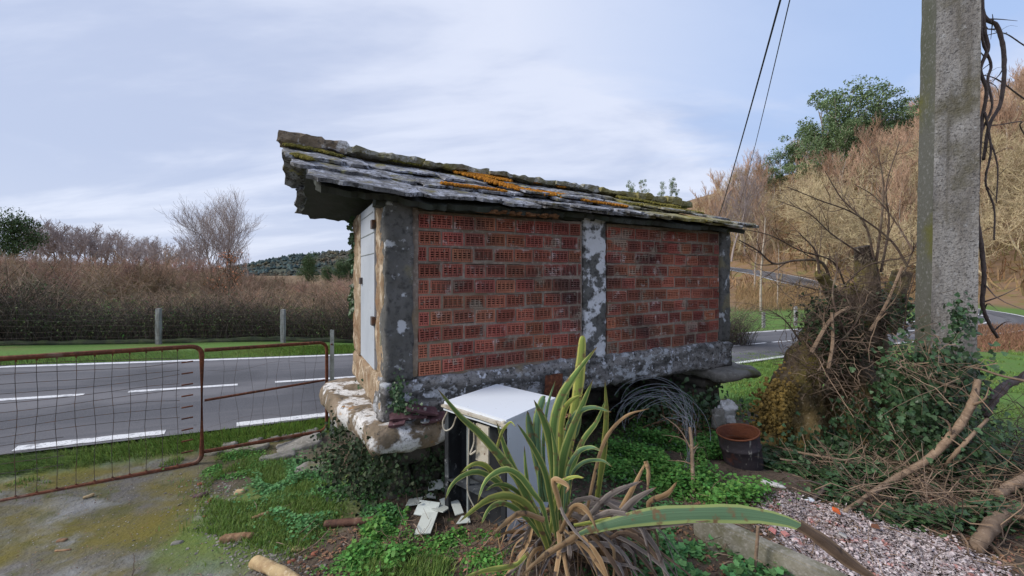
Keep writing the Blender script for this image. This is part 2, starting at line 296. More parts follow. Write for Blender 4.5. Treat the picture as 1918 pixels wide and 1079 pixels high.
MT = dict(
 asphalt=M('asphalt', (.085, .085, .095), [('n', 4, .4, .6, (.155, .15, .158), dict(st=(1.2, .06, 1))), ('n', 1.3, .5, .6, (.07, .07, .078)), ('n', 400, .5, .75, (.2, .2, .2)), ('n', 9, .6, .64, (.05, .05, .055), dict(st=(1, .12, 1), k=.6)), ('n', 60, .62, .68, (.05, .05, .05), dict(k=.5))], coord='uv', rough=.8, bump=[(500, .004)]),
 roadpaint=M('road_paint', (.72, .72, .72), [('n', 9, .55, .66, (.35, .35, .36)), ('n', 60, .56, .66, (.25, .25, .25))], rough=.7),
 brick=M('brick_clay', (.42, .15, .1), [('n', 3, .35, .7, (.29, .09, .065)), ('n', 40, .5, .75, (.46, .16, .1)), ('n', 150, .55, .7, (.2, .07, .05)), ('n', 1.6, .45, .66, (.14, .07, .06)), ('n', 9, .6, .7, (.55, .47, .45), dict(off=9, k=.75)), ('n', 5, .57, .63, (.3, .25, .2), dict(off=21, k=.8)), ('n', 28, .62, .66, (.3, .25, .2), dict(off=4, k=.8)), ('n', 2.1, .6, .78, (.1, .07, .05), dict(off=2))], rough=.9, bump=[(70, .003)], var=.3, hue=.012),
 mortar=M('mortar', (.27, .22, .18), [('n', 3, .4, .65, (.17, .135, .11)), ('n', 30, .5, .7, (.35, .3, .26)), ('n', 1.3, .55, .7, (.2, .15, .09))], bump=[(35, .006), (120, .003)]),
 slot=M('brick_slot_shade', (.022, .01, .008), rough=1),  # near-black hole bottoms: shade of the perforations painted as colour
 pillar=M('pillar_stone', (.095, .095, .09), [('n', 5, .35, .7, (.17, .165, .16), dict(st=(1, 1, .35))), ('n', 22, .5, .72, (.04, .04, .04)), ('n', 7, .57, .63, (.5, .52, .55), dict(off=4)), ('n', 3, .58, .66, (.2, .18, .12))], bump=[(9, .015), (45, .006)]),
 pillar_l=M('pillar_lichen', (.13, .13, .125), [('n', 22, .45, .7, (.05, .05, .05)), ('n', 5.5, .5, .555, (.62, .64, .68), dict(off=4)), ('n', 18, .6, .7, (.06, .06, .06))], bump=[(9, .015), (45, .006)]),
 beam=M('beam_stone', (.27, .26, .255), [('n', 6, .4, .62, (.07, .068, .065), dict(st=(.4, .4, 1.6))), ('n', 30, .5, .66, (.035, .034, .034)), ('n', 9, .56, .62, (.42, .44, .47), dict(off=5, k=.9, st=(.7, .7, 1.2))), ('n', 20, .58, .66, (.56, .58, .63)), ('n', 80, .55, .68, (.07, .07, .07), dict(k=.7)), ('n', 2, .6, .7, (.24, .19, .11))], bump=[((7, dict(st=(.3, .3, 2))), .02), (50, .007)]),
 cap=M('capstone', (.26, .2, .14), [('n', 5, .42, .6, (.15, .115, .075)), ('n', 4.5, .5, .56, (.68, .67, .66), dict(off=4)), ('n', 24, .56, .68, (.07, .06, .05)), ('n', 6, .66, .72, (.42, .2, .03), dict(off=8)), ('n', 90, .56, .68, (.16, .14, .12), dict(k=.8))], bump=[(8, .02), (45, .008), (130, .004)]),
 gable=M('gable_stone', (.33, .25, .165), [('n', 4, .42, .65, (.22, .13, .07)), ('n', 11, .55, .64, (.56, .47, .36), dict(st=(1, 1, .4))), ('n', 26, .55, .7, (.1, .06, .035))], bump=[(7, .02), (45, .008)]),
 slate=M('slate', (.2, .2, .21), [('n', 5, .4, .65, (.12, .12, .125)), ('n', 9, .47, .6, (.38, .4, .46), dict(off=3)), ('n', 26, .54, .6, (.05, .05, .055)), ('n', 60, .55, .62, (.1, .1, .11)), ('n', 5.5, .55, .66, (.17, .15, .06), dict(off=6)), ('n', 4, .66, .7, (.33, .32, .15), dict(off=16)), ('a', 'mossy', 0, .7, (.25, .215, .05), dict(k=.72))], bump=[(14, .012), (60, .006)], var=.15),
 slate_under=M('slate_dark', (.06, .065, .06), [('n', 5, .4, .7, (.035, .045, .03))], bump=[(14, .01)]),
 orange=M('orange_lichen', (.5, .2, .018), [('n', 30, .4, .7, (.3, .13, .02)), ('n', 9, .55, .7, (.58, .27, .03))], bump=[(60, .02)], rough=1),
 moss=M('moss', (.17, .15, .03), [('n', 25, .4, .7, (.09, .09, .02)), ('n', 7, .5, .7, (.28, .23, .05))], bump=[(60, .03)], rough=1),
 door=M('galvanised_sheet', (.5, .54, .6), [('n', 3, .4, .7, (.42, .46, .52)), ('n', 30, .62, .7, (.36, .38, .4))], rough=.5, spec=.4, metal=.15),
 rust=M('rust', (.15, .05, .025), [('n', 9, .4, .65, (.075, .03, .02)), ('n', 40, .5, .7, (.24, .09, .045)), ('n', 5, .6, .7, (.2, .12, .09))], bump=[(60, .004)], rough=.85),
 wire=M('old_wire', (.1, .085, .08), [('n', 20, .5, .6, (.16, .09, .06))], rough=.6, metal=.3),
 galv=M('galvanised_post', (.3, .33, .33), [('n', 9, .45, .65, (.2, .22, .21)), ('n', 40, .6, .7, (.4, .42, .42))], rough=.6, metal=.4),
 wood_post=M('weathered_post', (.34, .34, .34), [('n', 20, .4, .7, (.14, .13, .12), dict(st=(1, 1, .15)))], bump=[(40, .006)]),
 white=M('fridge_enamel', (.7, .75, .82), [('n', 35, .68, .72, (.35, .33, .3)), ('n', 3, .5, .7, (.72, .76, .83))], rough=.6, spec=.25),
 gasket=M('yellowed_plastic', (.5, .46, .38), [('n', 12, .5, .65, (.3, .25, .18)), ('n', 30, .62, .7, (.12, .05, .03))], rough=.6),
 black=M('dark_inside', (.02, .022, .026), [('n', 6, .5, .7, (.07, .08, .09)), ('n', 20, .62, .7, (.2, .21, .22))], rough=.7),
 tile=M('glazed_tile', (.62, .66, .62), [('n', 20, .62, .7, (.45, .47, .45))], rough=.3, spec=.5, var=.22),
 maroon=M('maroon_slate', (.075, .035, .042), [('n', 14, .45, .7, (.14, .075, .085)), ('n', 20, .64, .7, (.45, .42, .4))], bump=[(30, .006)], rough=.75),
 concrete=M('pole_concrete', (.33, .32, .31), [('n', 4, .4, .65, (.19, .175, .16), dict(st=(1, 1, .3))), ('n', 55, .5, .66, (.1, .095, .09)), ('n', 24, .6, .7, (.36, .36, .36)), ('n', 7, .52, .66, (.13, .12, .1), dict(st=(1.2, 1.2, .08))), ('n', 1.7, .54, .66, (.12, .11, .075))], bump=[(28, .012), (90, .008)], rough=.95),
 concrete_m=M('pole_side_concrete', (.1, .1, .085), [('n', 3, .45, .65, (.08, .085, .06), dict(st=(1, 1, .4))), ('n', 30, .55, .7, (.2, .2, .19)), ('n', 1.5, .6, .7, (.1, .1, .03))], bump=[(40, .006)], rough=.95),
 curb=M('old_concrete', (.25, .235, .19), [('n', 8, .45, .65, (.16, .15, .1)), ('n', 45, .5, .7, (.34, .32, .28)), ('n', 5, .6, .7, (.12, .12, .05))], bump=[(50, .005)]),
 stone=M('field_stone', (.24, .225, .2), [('n', 6, .45, .65, (.15, .14, .12)), ('n', 30, .55, .7, (.33, .31, .28)), ('n', 3, .58, .7, (.13, .13, .05))], bump=[(25, .01)], var=.2),
 support=M('support_masonry', (.1, .09, .075), [('n', 6, .45, .65, (.05, .05, .04)), ('n', 30, .55, .7, (.15, .14, .12))], bump=[(15, .02)], var=.2),
 bark=M('old_bark', (.15, .11, .075), [('n', 3.5, .47, .58, (.03, .022, .017), dict(st=(1, 1, .5))), ('n', 12, .45, .65, (.08, .06, .04), dict(st=(1, 1, .3))), ('n', 30, .55, .7, (.3, .25, .18)), ('n', 2.3, .52, .66, (.24, .2, .05)), ('z', 0, .75, -.05, (.3, .21, .06), dict(k=.6))], bump=[((14, dict(st=(1, 1, .25))), .05), (60, .01)]),  # near-black blotches paint the shade of hollows into the bark colour
 branch=M('dry_branch', (.25, .175, .12), [('n', 10, .45, .65, (.16, .11, .075)), ('n', 40, .55, .7, (.34, .26, .19))], bump=[(60, .004)], var=.2),
 twig=M('twigs', (.24, .17, .12), attr=True, var=.45),
  hedgestem=M('hedge_stem', (.07, .055, .045), attr=True, var=.5),
 darktwig=M('dark_twigs', (.1, .07, .055), [('n', 9, .5, .65, (.17, .14, .1))], attr=True, var=.4),
 vine=M('vine_stem', (.13, .1, .09), [('n', 20, .45, .65, (.08, .06, .055)), ('n', 50, .6, .7, (.22, .19, .16))], bump=[(60, .004)]),
 ivy=M('ivy_leaf', (.045, .09, .035), attr=True, var=.5, rough=.45, spec=.4, hue=.02),
 ivydark=M('ivy_leaf_dark', (.03, .05, .02), attr=True, var=.6, rough=.7, hue=.04),
 weed=M('weed_leaf', (.12, .29, .06), attr=True, var=.45, rough=.6, hue=.02, transl=.25),
 weed2=M('nettle_leaf', (.11, .27, .09), attr=True, var=.45, rough=.6, hue=.02, transl=.2),
 grass=M('grass_blade', (.16, .25, .055), attr=True, var=.55, rough=.6, hue=.025, transl=.3),
 drygrass=M('dry_grass', (.3, .2, .1), attr=True, var=.4, rough=.9, hue=.015),
 litter=M('dead_leaf', (.22, .12, .07), attr=True, var=.5, rough=.9, hue=.02),
 shard=M('rubble_shard', (.52, .46, .46), [('vc', 70, .3, .8, (.2, .15, .15)), ('n', 12, .58, .66, (.45, .2, .17))], attr=True, var=.45, rough=.8),
 pebble=M('pebble_mix', (.19, .17, .15), [('vc', 40, .2, .9, (.27, .25, .23))], attr=True, var=.5),
 cable=M('cable_black', (.02, .02, .022), rough=.6),
 plasticw=M('white_plastic', (.62, .61, .6), [('n', 14, .5, .7, (.4, .39, .37))], rough=.5, bump=[(20, .02)]),
 chrome=M('dull_metal', (.45, .47, .5), [('n', 30, .5, .7, (.3, .3, .32))], rough=.35, metal=.7),
 drum=M('drum_paint', (.04, .034, .04), [('n', 7, .5, .65, (.075, .05, .06)), ('n', 25, .6, .68, (.25, .24, .22), dict(st=(1, 1, .3))), ('n', 4, .62, .7, (.14, .05, .03))], rough=.6, bump=[(30, .004)]),
 drumin=M('drum_rust', (.17, .06, .03), [('n', 10, .45, .65, (.14, .05, .03))], bump=[(30, .01)]),
 wood=M('split_wood', (.33, .2, .11), [('n', 30, .4, .65, (.18, .09, .05), dict(st=(1, .2, 1))), ('n', 8, .6, .7, (.5, .36, .22))], bump=[(50, .005)], var=.15),
 log=M('cut_log', (.5, .37, .2), [('n', 12, .45, .65, (.3, .19, .1)), ('n', 40, .55, .7, (.62, .5, .33))], bump=[(40, .006)]),
 plank=M('brown_plank', (.15, .075, .05), [('n', 20, .45, .65, (.08, .04, .03)), ('n', 7, .58, .68, (.3, .2, .14))], bump=[(40, .004)]),
 birch=M('pale_bark', (.42, .36, .3), [('n', 3, .5, .65, (.22, .16, .12))], coord='obj', var=.15),
 lich=M('lichen_branch', (.5, .42, .25), attr=False, layers=[('n', .8, .45, .6, (.36, .27, .17))], coord='obj', var=.2),
 redtwig=M('red_brown_twig', (.48, .31, .21), layers=[('n', .6, .4, .65, (.28, .2, .14))], coord='obj', var=.2),
 greytwig=M('grey_twig', (.38, .32, .3), coord='obj', var=.15),
 brownscrub=M('brown_scrub', (.36, .23, .16), layers=[('n', .9, .45, .65, (.25, .19, .13))], coord='obj', var=.5, hue=.03),
 euc=M('eucalyptus_leaf', (.19, .27, .13), attr=True, var=.45, hue=.015, rough=.7, transl=.25),
 ever=M('evergreen_leaf', (.08, .13, .05), attr=True, var=.45, rough=.7),
 olive=M('bramble_leaf', (.085, .12, .04), attr=True, var=.5, hue=.04, rough=.7),
 orangeleaf=M('orange_leaf', (.45, .19, .1), attr=True, var=.4, rough=.8),
)

# ------------------------------------------------------------------ terrain
RC = np.array([(-30, -11.5, 2.3), (-17.4, -2.8, 1.3), (-9.19, 2.8, .49), (-4.24, 6.2, 0), (-.1, 9.0, -.36), (4.0, 11.9, -.68), (9.6, 15.5, -1.0), (17, 18.8, -1.12), (24.5, 21.8, -1.2), (29.3, 24.6, -1.2), (31.9, 28, -1.0), (31.6, 32.5, -.5), (31, 37, .05), (31, 42, .65), (31.4, 48, 1.5), (30.8, 54, 2.2), (28, 62, 3.2), (22, 72, 4.4)])
RP = smooth_path(RC, 240); RW = 2.2
CP = [(0, 0, 0), (-3, 0, .15), (3, 0, .1), (0, -10, .4), (-12, -12, 2.2), (10, -8, .3), (-2.9, 2.26, -.02), (-1.4, 2.2, 0), (0, 2.4, 0), (1.5, 2.5, .02), (3, 2.4, .06), (-2.9, 3.0, -.07), (-3.0, 3.6, -.17), (-4.5, 2.6, -.06), (-3.5, 3.3, -.13),
      (-3.9, 2.95, -.09), (-1.75, 4.0, -.08), (-.9, 2.8, .03), (.5, 3.8, -.03), (2, 4.4, -.05), (3, 4.1, -.03), (4, 3.6, 0), (6, 4, -.06), (2.8, 5.5, -.15), (4, 7, -.38), (5.3, 8.5, -.52), (7.1, 11.5, -.8),
      (0, 6.3, -.22), (5, 4, -.1), (11.1, 9, -.57), (16, 13, -.9), (26, 21, -1.2), (-8.8, 9.9, -.07), (-6.05, 10.5, -.13), (-14, 8.2, .1), (0, 13, -.75), (6, 17, -1.2), (12.7, 20.5, -1.05), (17.7, 28, -1.24), (22, 36, -.6),
      (-12, 20, -.3), (-30, 40, -.5), (-60, 90, 0), (0, 45, -1.5), (0, 100, -1), (-100, 150, 0), (36, 30, -.6), (40, 36, .6), (45, 42, 3), (40, 50, 3.5), (47, 70, 8), (36, 66, 5), (60, 60, 13), (75, 55, 15), (59, 95, 18.5), (87, 85, 25),
      (97, 75, 28), (130, 90, 42), (50, 20, 1.5), (70, 25, 6), (110, 40, 26), (30, 95, 8), (40, 130, 18), (60, 160, 27), (120, 170, 40), (10, 140, 2), (-600, 600, 0), (0, 700, 0), (500, 500, 40), (600, 0, 40), (600, -600, 10), (-600, -600, 10), (-600, 0, 5), (0, -600, 5), (0, -60, 2), (-60, -40, 5), (60, -40, 2)]
CP = np.array([tuple(p) for p in CP] + [tuple(p) for p in RC])
def U_(r2): return np.where(r2 > 0, .5 * r2 * np.log(r2 + 1e-12), 0)
_X = CP[:, :2] / 50
_K = U_(((_X[:, None] - _X[None]) ** 2).sum(2)) + np.eye(len(_X)) * 2e-5
_Pm = np.hstack([np.ones((len(_X), 1)), _X]); _A = np.block([[_K, _Pm], [_Pm.T, np.zeros((3, 3))]])
_w = np.linalg.solve(_A, np.concatenate([CP[:, 2], np.zeros(3)]))
def road_near(x, y):
    d = np.full(x.shape, 1e9); z = np.zeros(x.shape)
    for a, b in zip(RP[:-1], RP[1:]):
        ab = b[:2] - a[:2]; t = np.clip(((x - a[0]) * ab[0] + (y - a[1]) * ab[1]) / (ab @ ab), 0, 1)
        dd = np.hypot(x - a[0] - ab[0] * t, y - a[1] - ab[1] * t); m = dd < d; d[m] = dd[m]; z[m] = (a[2] + (b[2] - a[2]) * t)[m]
    return d, z
def H(x, y, micro=True):
    x = np.atleast_1d(np.asarray(x, float)); y = np.atleast_1d(np.asarray(y, float)); sh = x.shape; x = x.ravel(); y = y.ravel(); o = np.empty(len(x))
    for i in range(0, len(x), 20000):
        q = np.stack([x[i:i + 20000], y[i:i + 20000]], 1) / 50
        o[i:i + 20000] = U_(((q[:, None] - _X[None]) ** 2).sum(2)) @ _w[:-3] + _w[-3] + q @ _w[-2:]
    near = (np.hypot(x, y) < 120); d = np.full(len(x), 99.); z = np.zeros(len(x))
    if near.any(): d[near], z[near] = road_near(x[near], y[near])
    f = np.clip((d - RW - .15) / 1.6, 0, 1); f = f * f * (3 - 2 * f)
    if micro:
        k = np.clip((d - RW - .3) / .8, 0, 1) * np.clip((x + 1.4 - np.clip(2.8 - y, -1, 1) * .5) / .5, .12, 1)
        o = o + k * .018 * (np.sin(x * 7.1 + 2 * np.sin(y * 3.3)) * np.sin(y * 6.3 + 1.5 * np.sin(x * 4.1)) + .5 * np.sin(x * 17 + y * 5) * np.sin(y * 19 - x * 3))
        o = o + .14 * np.exp(-((x - .3) ** 2 + (y - 2.25) ** 2) / .12) + .05 * np.exp(-((x - 2.0) ** 2 + (y - 2.4) ** 2) / .5) + .22 * np.exp(-((x + .95) ** 2 + (y - 3.55) ** 2) / .12)
    o = o * f + (z - .03) * (1 - f)
    return o.reshape(sh)
def h1(x, y): return float(H(x, y)[0])
def G(px, py, lift=0):
    """the ground point seen at a pixel"""
    Y = np.geomspace(1.2, 140, 500); X = (px - 959) / 744 * Y; z = EYE + (512 - py) / 744 * Y; g = H(X, Y); i = np.argmax(z < g)
    return np.array((X[i], Y[i], g[i] + lift))
n_ = 470; u = np.linspace(-1, 1, n_); gx = 700 * np.sinh(7 * u) / math.sinh(7); gy = gx + 3.0
XX, YY = np.meshgrid(gx, gy); ZZ = H(XX, YY)
d_, _ = road_near(XX.ravel(), YY.ravel()); d_ = d_.reshape(XX.shape)
def inpoly(x, y, poly):
    c = np.zeros(x.shape, bool); j = len(poly) - 1
    for i in range(len(poly)):
        xi, yi = poly[i]; xj, yj = poly[j]; c ^= ((yi > y) != (yj > y)) & (x < (xj - xi) * (y - yi) / (yj - yi + 1e-12) + xi); j = i
    return c
conc = np.clip((-(XX + .62 * (YY - 2.2) * 1.6 + 1.33)) / .25, 0, 1) * np.clip((d_ - RW - .3) / .15, 0, 1) * (XX > -60) * (YY < 4.3)
conc = np.maximum(conc, ((XX < -1.9) & (XX > -2.9) & (YY > 3.5) & (YY < 4.2)) * .4)
grassm = np.clip(1 - np.abs(d_ - RW - .2) / .35, 0, 1) * (YY < 40)
grassm = np.maximum(grassm, np.clip((d_ - RW) / .3, 0, 1) * ((YY > 6.2) & (XX > 1.5) & (YY < 34) & (YY < 30 - .1 * XX)) * .95)
grassm = np.maximum(grassm, ((XX < 1) & (YY > 6.5 + (XX + 4.24) * .685) & (YY < 30) & (d_ > RW)) * .95)
grassm = np.maximum(grassm, ((XX > 3.4) & (YY > 3) & (YY < 34) & (d_ > RW)) * .75)
grassm = np.maximum(grassm, np.clip(1 - np.hypot((XX + 1.75) / .75, (YY - 3.0) / .8), 0, 1) ** .5)
grassm = np.where((XX < 0) & (YY < 5) & (d_ > RW + .5) & (XX < -2.2), grassm * .2, grassm)
litter = np.clip((np.hypot(XX - 31, YY - 40) * 0 + (YY - 33 + .1 * XX)) / 3, 0, 1) * (XX > 8) * 1.0
litter = np.maximum(litter, ((XX > 15) & (YY > 13.2 + .0 * XX) & (YY < 24) & (d_ > RW + .1) & (XX > YY * 1.05)) * 1.)
litter = np.maximum(litter, ((XX > 31) & (d_ > RW + 2.0)) * 1.0)
litter = np.maximum(litter, (YY > 28) * (XX <= 8) * .8); grassm = grassm * (1 - litter)
i = np.arange(n_ - 1); I, J = np.meshgrid(i, i); a = (J * n_ + I).ravel(); F = np.stack([a, a + 1, a + n_ + 1, a + n_], 1)
ground_m = M('ground_soil', (.095, .07, .05), [('n', 5, .4, .65, (.14, .105, .08)), ('n', 38, .5, .68, (.055, .04, .03)), ('n', 60, .62, .72, (.24, .17, .12)), ('n', 13, .6, .68, (.06, .09, .03)),
    ('n', 1.5, -.2, .3, (.14, .13, .115), dict(by='conc')), ('n', 1.6, .42, .56, (.13, .115, .03), dict(by='conc')), ('n', 4, .5, .62, (.17, .17, .155), dict(by='conc')), ('n', 30, .56, .72, (.075, .07, .05), dict(by='conc')), ('n', 1.3, .57, .68, (.27, .27, .265), dict(by='conc', off=5)), ('n', 1.4, .48, .6, (.16, .13, .022), dict(by='conc', off=11, k=.8)), ('n', 5, .53, .64, (.09, .09, .025), dict(by='conc', off=13, k=.7)),
    ('n', 2.6, .12, .42, (.1, .2, .035), dict(by='grass')), ('n', 1.1, .5, .7, (.15, .17, .05), dict(by='grass')), ('n', 20, .5, .75, (.055, .12, .025), dict(by='grass')),
    ('n', .35, -.2, .3, (.23, .145, .085), dict(by='litter')), ('n', 1.1, .45, .65, (.2, .13, .05), dict(by='litter')), ('n', .4, .55, .66, (.17, .16, .05), dict(by='litter'))],
    bump=[(9, .02), (55, .01)], rough=.95)
g = mk_mesh('ground', np.stack([XX, YY, ZZ], 2), F, ground_m, cattr=dict(conc=conc.ravel(), grass=grassm.ravel(), litter=litter.ravel()), smooth=True)
go = bpy.data.objects.new('ground', g); COL.objects.link(go); tag(go, kind='structure')
# road ribbon
RT = np.gradient(RP[:, :2], axis=0); RT /= np.linalg.norm(RT, axis=1, keepdims=True); RN = np.stack([-RT[:, 1], RT[:, 0]], 1)
def ribbon(o0, o1, i0=0, i1=None, lift=0, jag=0):
    i1 = len(RP) if i1 is None else i1; s = slice(i0, i1); k = i1 - i0
    j0 = o0 + (rng.normal(0, jag, k) if jag else 0); j1 = o1 + (rng.normal(0, jag, k) if jag else 0)
    A = np.hstack([RP[s, :2] + RN[s] * np.reshape(j0 * np.ones(k), (k, 1)), RP[s, 2:] + lift]); B = np.hstack([RP[s, :2] + RN[s] * np.reshape(j1 * np.ones(k), (k, 1)), RP[s, 2:] + lift])
    V = np.empty((2 * k, 3)); V[0::2] = A; V[1::2] = B; q = np.arange(k - 1) * 2; return V, np.stack([q, q + 2, q + 3, q + 1], 1)
# cross the ribbon with several strips so it follows the ground
RP_save = RP; RP = smooth_path(RC, 1500); RT = np.gradient(RP[:, :2], axis=0); RT /= np.linalg.norm(RT, axis=1, keepdims=True); RN = np.stack([-RT[:, 1], RT[:, 0]], 1)
_len = np.concatenate([[0], np.cumsum(np.linalg.norm(np.diff(RP[:, :2], axis=0), axis=1))]) / (2 * RW); _uv = np.empty((2 * len(RP), 2)); _uv[0::2, 0] = 0; _uv[1::2, 0] = 1; _uv[0::2, 1] = _len; _uv[1::2, 1] = _len
tag(obj('road', ribbon(-RW, RW), MT['asphalt'], loc=(0, 0, 0), uv=_uv), kind='structure')
def near_i(x, y): return int(np.argmin(np.hypot(RP[:, 0] - x, RP[:, 1] - y)))
mbm = MB()
e0, e1 = near_i(-5.2, 5.5), near_i(-3.9, 6.3)
mbm.add(*ribbon(RW - .22, RW - .08, lift=.004))                                     # far edge line
mbm.add(*ribbon(-RW + .06, -RW + .2, near_i(-5.62, 5.25), near_i(-4.74, 5.86), .004, .006))
mbm.add(*ribbon(-RW + .04, -RW + .18, near_i(-4.25, 6.2), None, .004, .004))
sd_ = np.concatenate([[0], np.cumsum(np.linalg.norm(np.diff(RP[:, :2], axis=0), axis=1))])
s0 = sd_[near_i(-4.24, 6.2)]
for k in range(-8, 34):
    a_, b_ = s0 + k * 1.69 - 1.32, s0 + k * 1.69
    ia, ib = np.searchsorted(sd_, a_), np.searchsorted(sd_, b_)
    if ib < len(RP) and ib > ia + 1: mbm.add(*ribbon(-.06 - .15, .05 - .15, ia, ib, .004))
tag(obj('road_marking', mbm.out(), MT['roadpaint'], loc=(0, 0, 0)), kind='structure')
# far wooded hill beyond the fields
nx, ny = 120, 30; hv = []
for j in range(ny):
    for i in range(nx):
        px = 150 + i * 12; v = j / (ny - 1); Y = 430 + 330 * v
        top = np.interp(px, [150, 330, 440, 500, 560, 610, 660, 760, 1000, 1300, 1600], [0, 4, 26, 36, 44, 49, 50, 52, 50, 45, 30])
        z = -4 + (top - 11) * math.sin(min(v * 1.3, 1) * math.pi / 2) * (1 if v < .77 else 1 - (v - .77) * .6)
        hv.append(((px - 959) / 744 * Y, Y, z + 3 * mn.noise(Vector((px * .02, v * 4, 0)))))
q = np.arange(nx - 1)[None] + np.arange(ny - 1)[:, None] * nx; q = q.ravel()
hill_m = M('hill_woods', (.045, .062, .05), [('n', .02, .4, .6, (.07, .075, .05)), ('n', .012, .5, .6, (.12, .09, .06)), ('n', .1, .5, .7, (.028, .045, .04))], rough=1)
hv = np.array(hv); tag(obj('hill', (hv, np.stack([q, q + 1, q + nx + 1, q + nx], 1)), hill_m, loc=(0, 0, 0), smooth=True), kind='structure')
# woods over that hill: one far-off mass of crowns
ix = rng.integers(0, len(hv) - nx, 5200); fr = rng.random(5200)[:, None]
pp = hv[ix] * (1 - fr) + hv[ix + nx] * fr + rng.normal(0, 3, (5200, 3)) * (1, 1, 0)
CR = (np.array([(0, 0, 1.), (.5, 0, .35), (.15, .48, .35), (-.4, .3, .35), (-.4, -.3, .35), (.15, -.48, .35), (0, 0, 0)]), np.array([(0, i, i % 5 + 1) for i in range(1, 6)] + [(6, i % 5 + 1, i) for i in range(1, 6)]))
sc_ = np.stack([rng.uniform(4, 8, 5200), rng.uniform(4, 8, 5200), rng.uniform(3, 6, 5200)], 1)
wood_far = M('far_woods', (.06, .088, .085), attr=True, var=.4, layers=[('n', .012, .48, .62, (.1, .085, .05))], rough=1)  # slight blue of distant air mixed into the colour, no haze built
tag(obj('distant_woods', scatter(CR[0], CR[1], pp, rots(5200, .1), sc_), wood_far, loc=(0, 0, 0), cattr=dict(c=rep(rng.random(5200), 7))), kind='stuff')

# ------------------------------------------------------------------ the brick granary
WU = np.array((.891, .455, 0)); WN = np.array((-.455, .891, 0)); W0 = np.array((-.724, 3.01, EYE)); ZU = np.array((0, 0, 1.))
def Wp(s, w, z): return W0 + WU * s + WN * w + ZU * z
AX = np.stack([WU, WN, ZU])
GR = thing('granary', 'small raised brick granary with slate roof and grey metal door, standing on stone slabs', 'granary', W0 + WU * 1.7 + WN * .7 - ZU * 1.7)
def wbox(s, w, z, ax=AX): return box(Wp((s[0] + s[1]) / 2, (w[0] + w[1]) / 2, (z[0] + z[1]) / 2), (s[1] - s[0], w[1] - w[0], z[1] - z[0]), ax)
def wrough(s, w, z, **k): return rough_box(Wp((s[0] + s[1]) / 2, (w[0] + w[1]) / 2, (z[0] + z[1]) / 2), (s[1] - s[0], w[1] - w[0], z[1] - z[0]), AX, **k)
ZT, ZB = .495, -.785
obj('wall', wbox((-.1, 3.55), (.022, .14), (ZB, ZT)), MT['mortar'], GR).__setitem__('label', 'mortar bed the bricks are set in')
obj('wall', wbox((-.1, 3.6), (1.34, 1.48), (ZB, ZT)), MT['mortar'], GR)
obj('wall', wbox((3.52, 3.64), (.1, 1.44), (ZB, ZT)), MT['mortar'], GR)
# bricks: perforated face, front at w = -.012
def brick_mesh(L, Hh, D=.05, seed=0, nh=8, ns=4):
    r = random.Random(seed); V = []; F = []
    def quad(a, b, c, d): n = len(V); V.extend([a, b, c, d]); F.append((n, n + 1, n + 2, n + 3))
    def front(x0, x1, z0, z1, y=0):
        if x1 - x0 > 1e-5: quad((x0, y, z0), (x1, y, z0), (x1, y, z1), (x0, y, z1))
    def hole(x0, x1, z0, z1, dp):
        c = [(x0, z0), (x1, z0), (x1, z1), (x0, z1)]
        for i in range(4):
            a, b = c[i], c[(i + 1) % 4]; quad((a[0], 0, a[1]), (b[0], 0, b[1]), (b[0], dp, b[1]), (a[0], dp, a[1]))
        nb = len(F); front(x0, x1, z0, z1, dp); dark.append(nb)
    dark = []
    m = L * .05; rows = [('h', .14, .12), ('s', .33, .1), ('s', .5, .1), ('s', .67, .1), ('h', .86, .12)]
    z = 0
    for kind, zc_, hh in rows:
        z0, z1 = (zc_ - hh / 2) * Hh, (zc_ + hh / 2) * Hh
        front(0, L, z, z0)
        x = 0; k = nh if kind == 'h' else ns
        off = (L - 2 * m) / (2 * k) * .0
        for q in range(k):
            cw = (L - 2 * m) / k; w_ = cw * (.5 if kind == 'h' else .8); xc = m + cw * (q + .5) + off; a, b = xc - w_ / 2, xc + w_ / 2
            if kind == 's' and zc_ == .5 : a += cw * .0; b -= 0
            front(x, a, z0, z1); hole(a, b, z0, z1, .03 if kind == 's' else .022); x = b
        front(x, L, z0, z1); z = z1
    front(0, L, z, Hh)
    c = [(0, 0), (L, 0), (L, Hh), (0, Hh)]
    for i in range(4):
        a, b = c[i], c[(i + 1) % 4]; quad((a[0], D, a[1]), (b[0], D, b[1]), (b[0], 0, b[1]), (a[0], 0, a[1]))
    me = mk_mesh('brick', V, F, [MT['brick'], MT['slot']])
    for f in dark: me.polygons[f].material_index = 1
    return me
PW, PH = .1855, .125
full = brick_mesh(PW - .014, PH - .022, seed=1); halves = {}
wa = math.atan2(WU[1], WU[0])
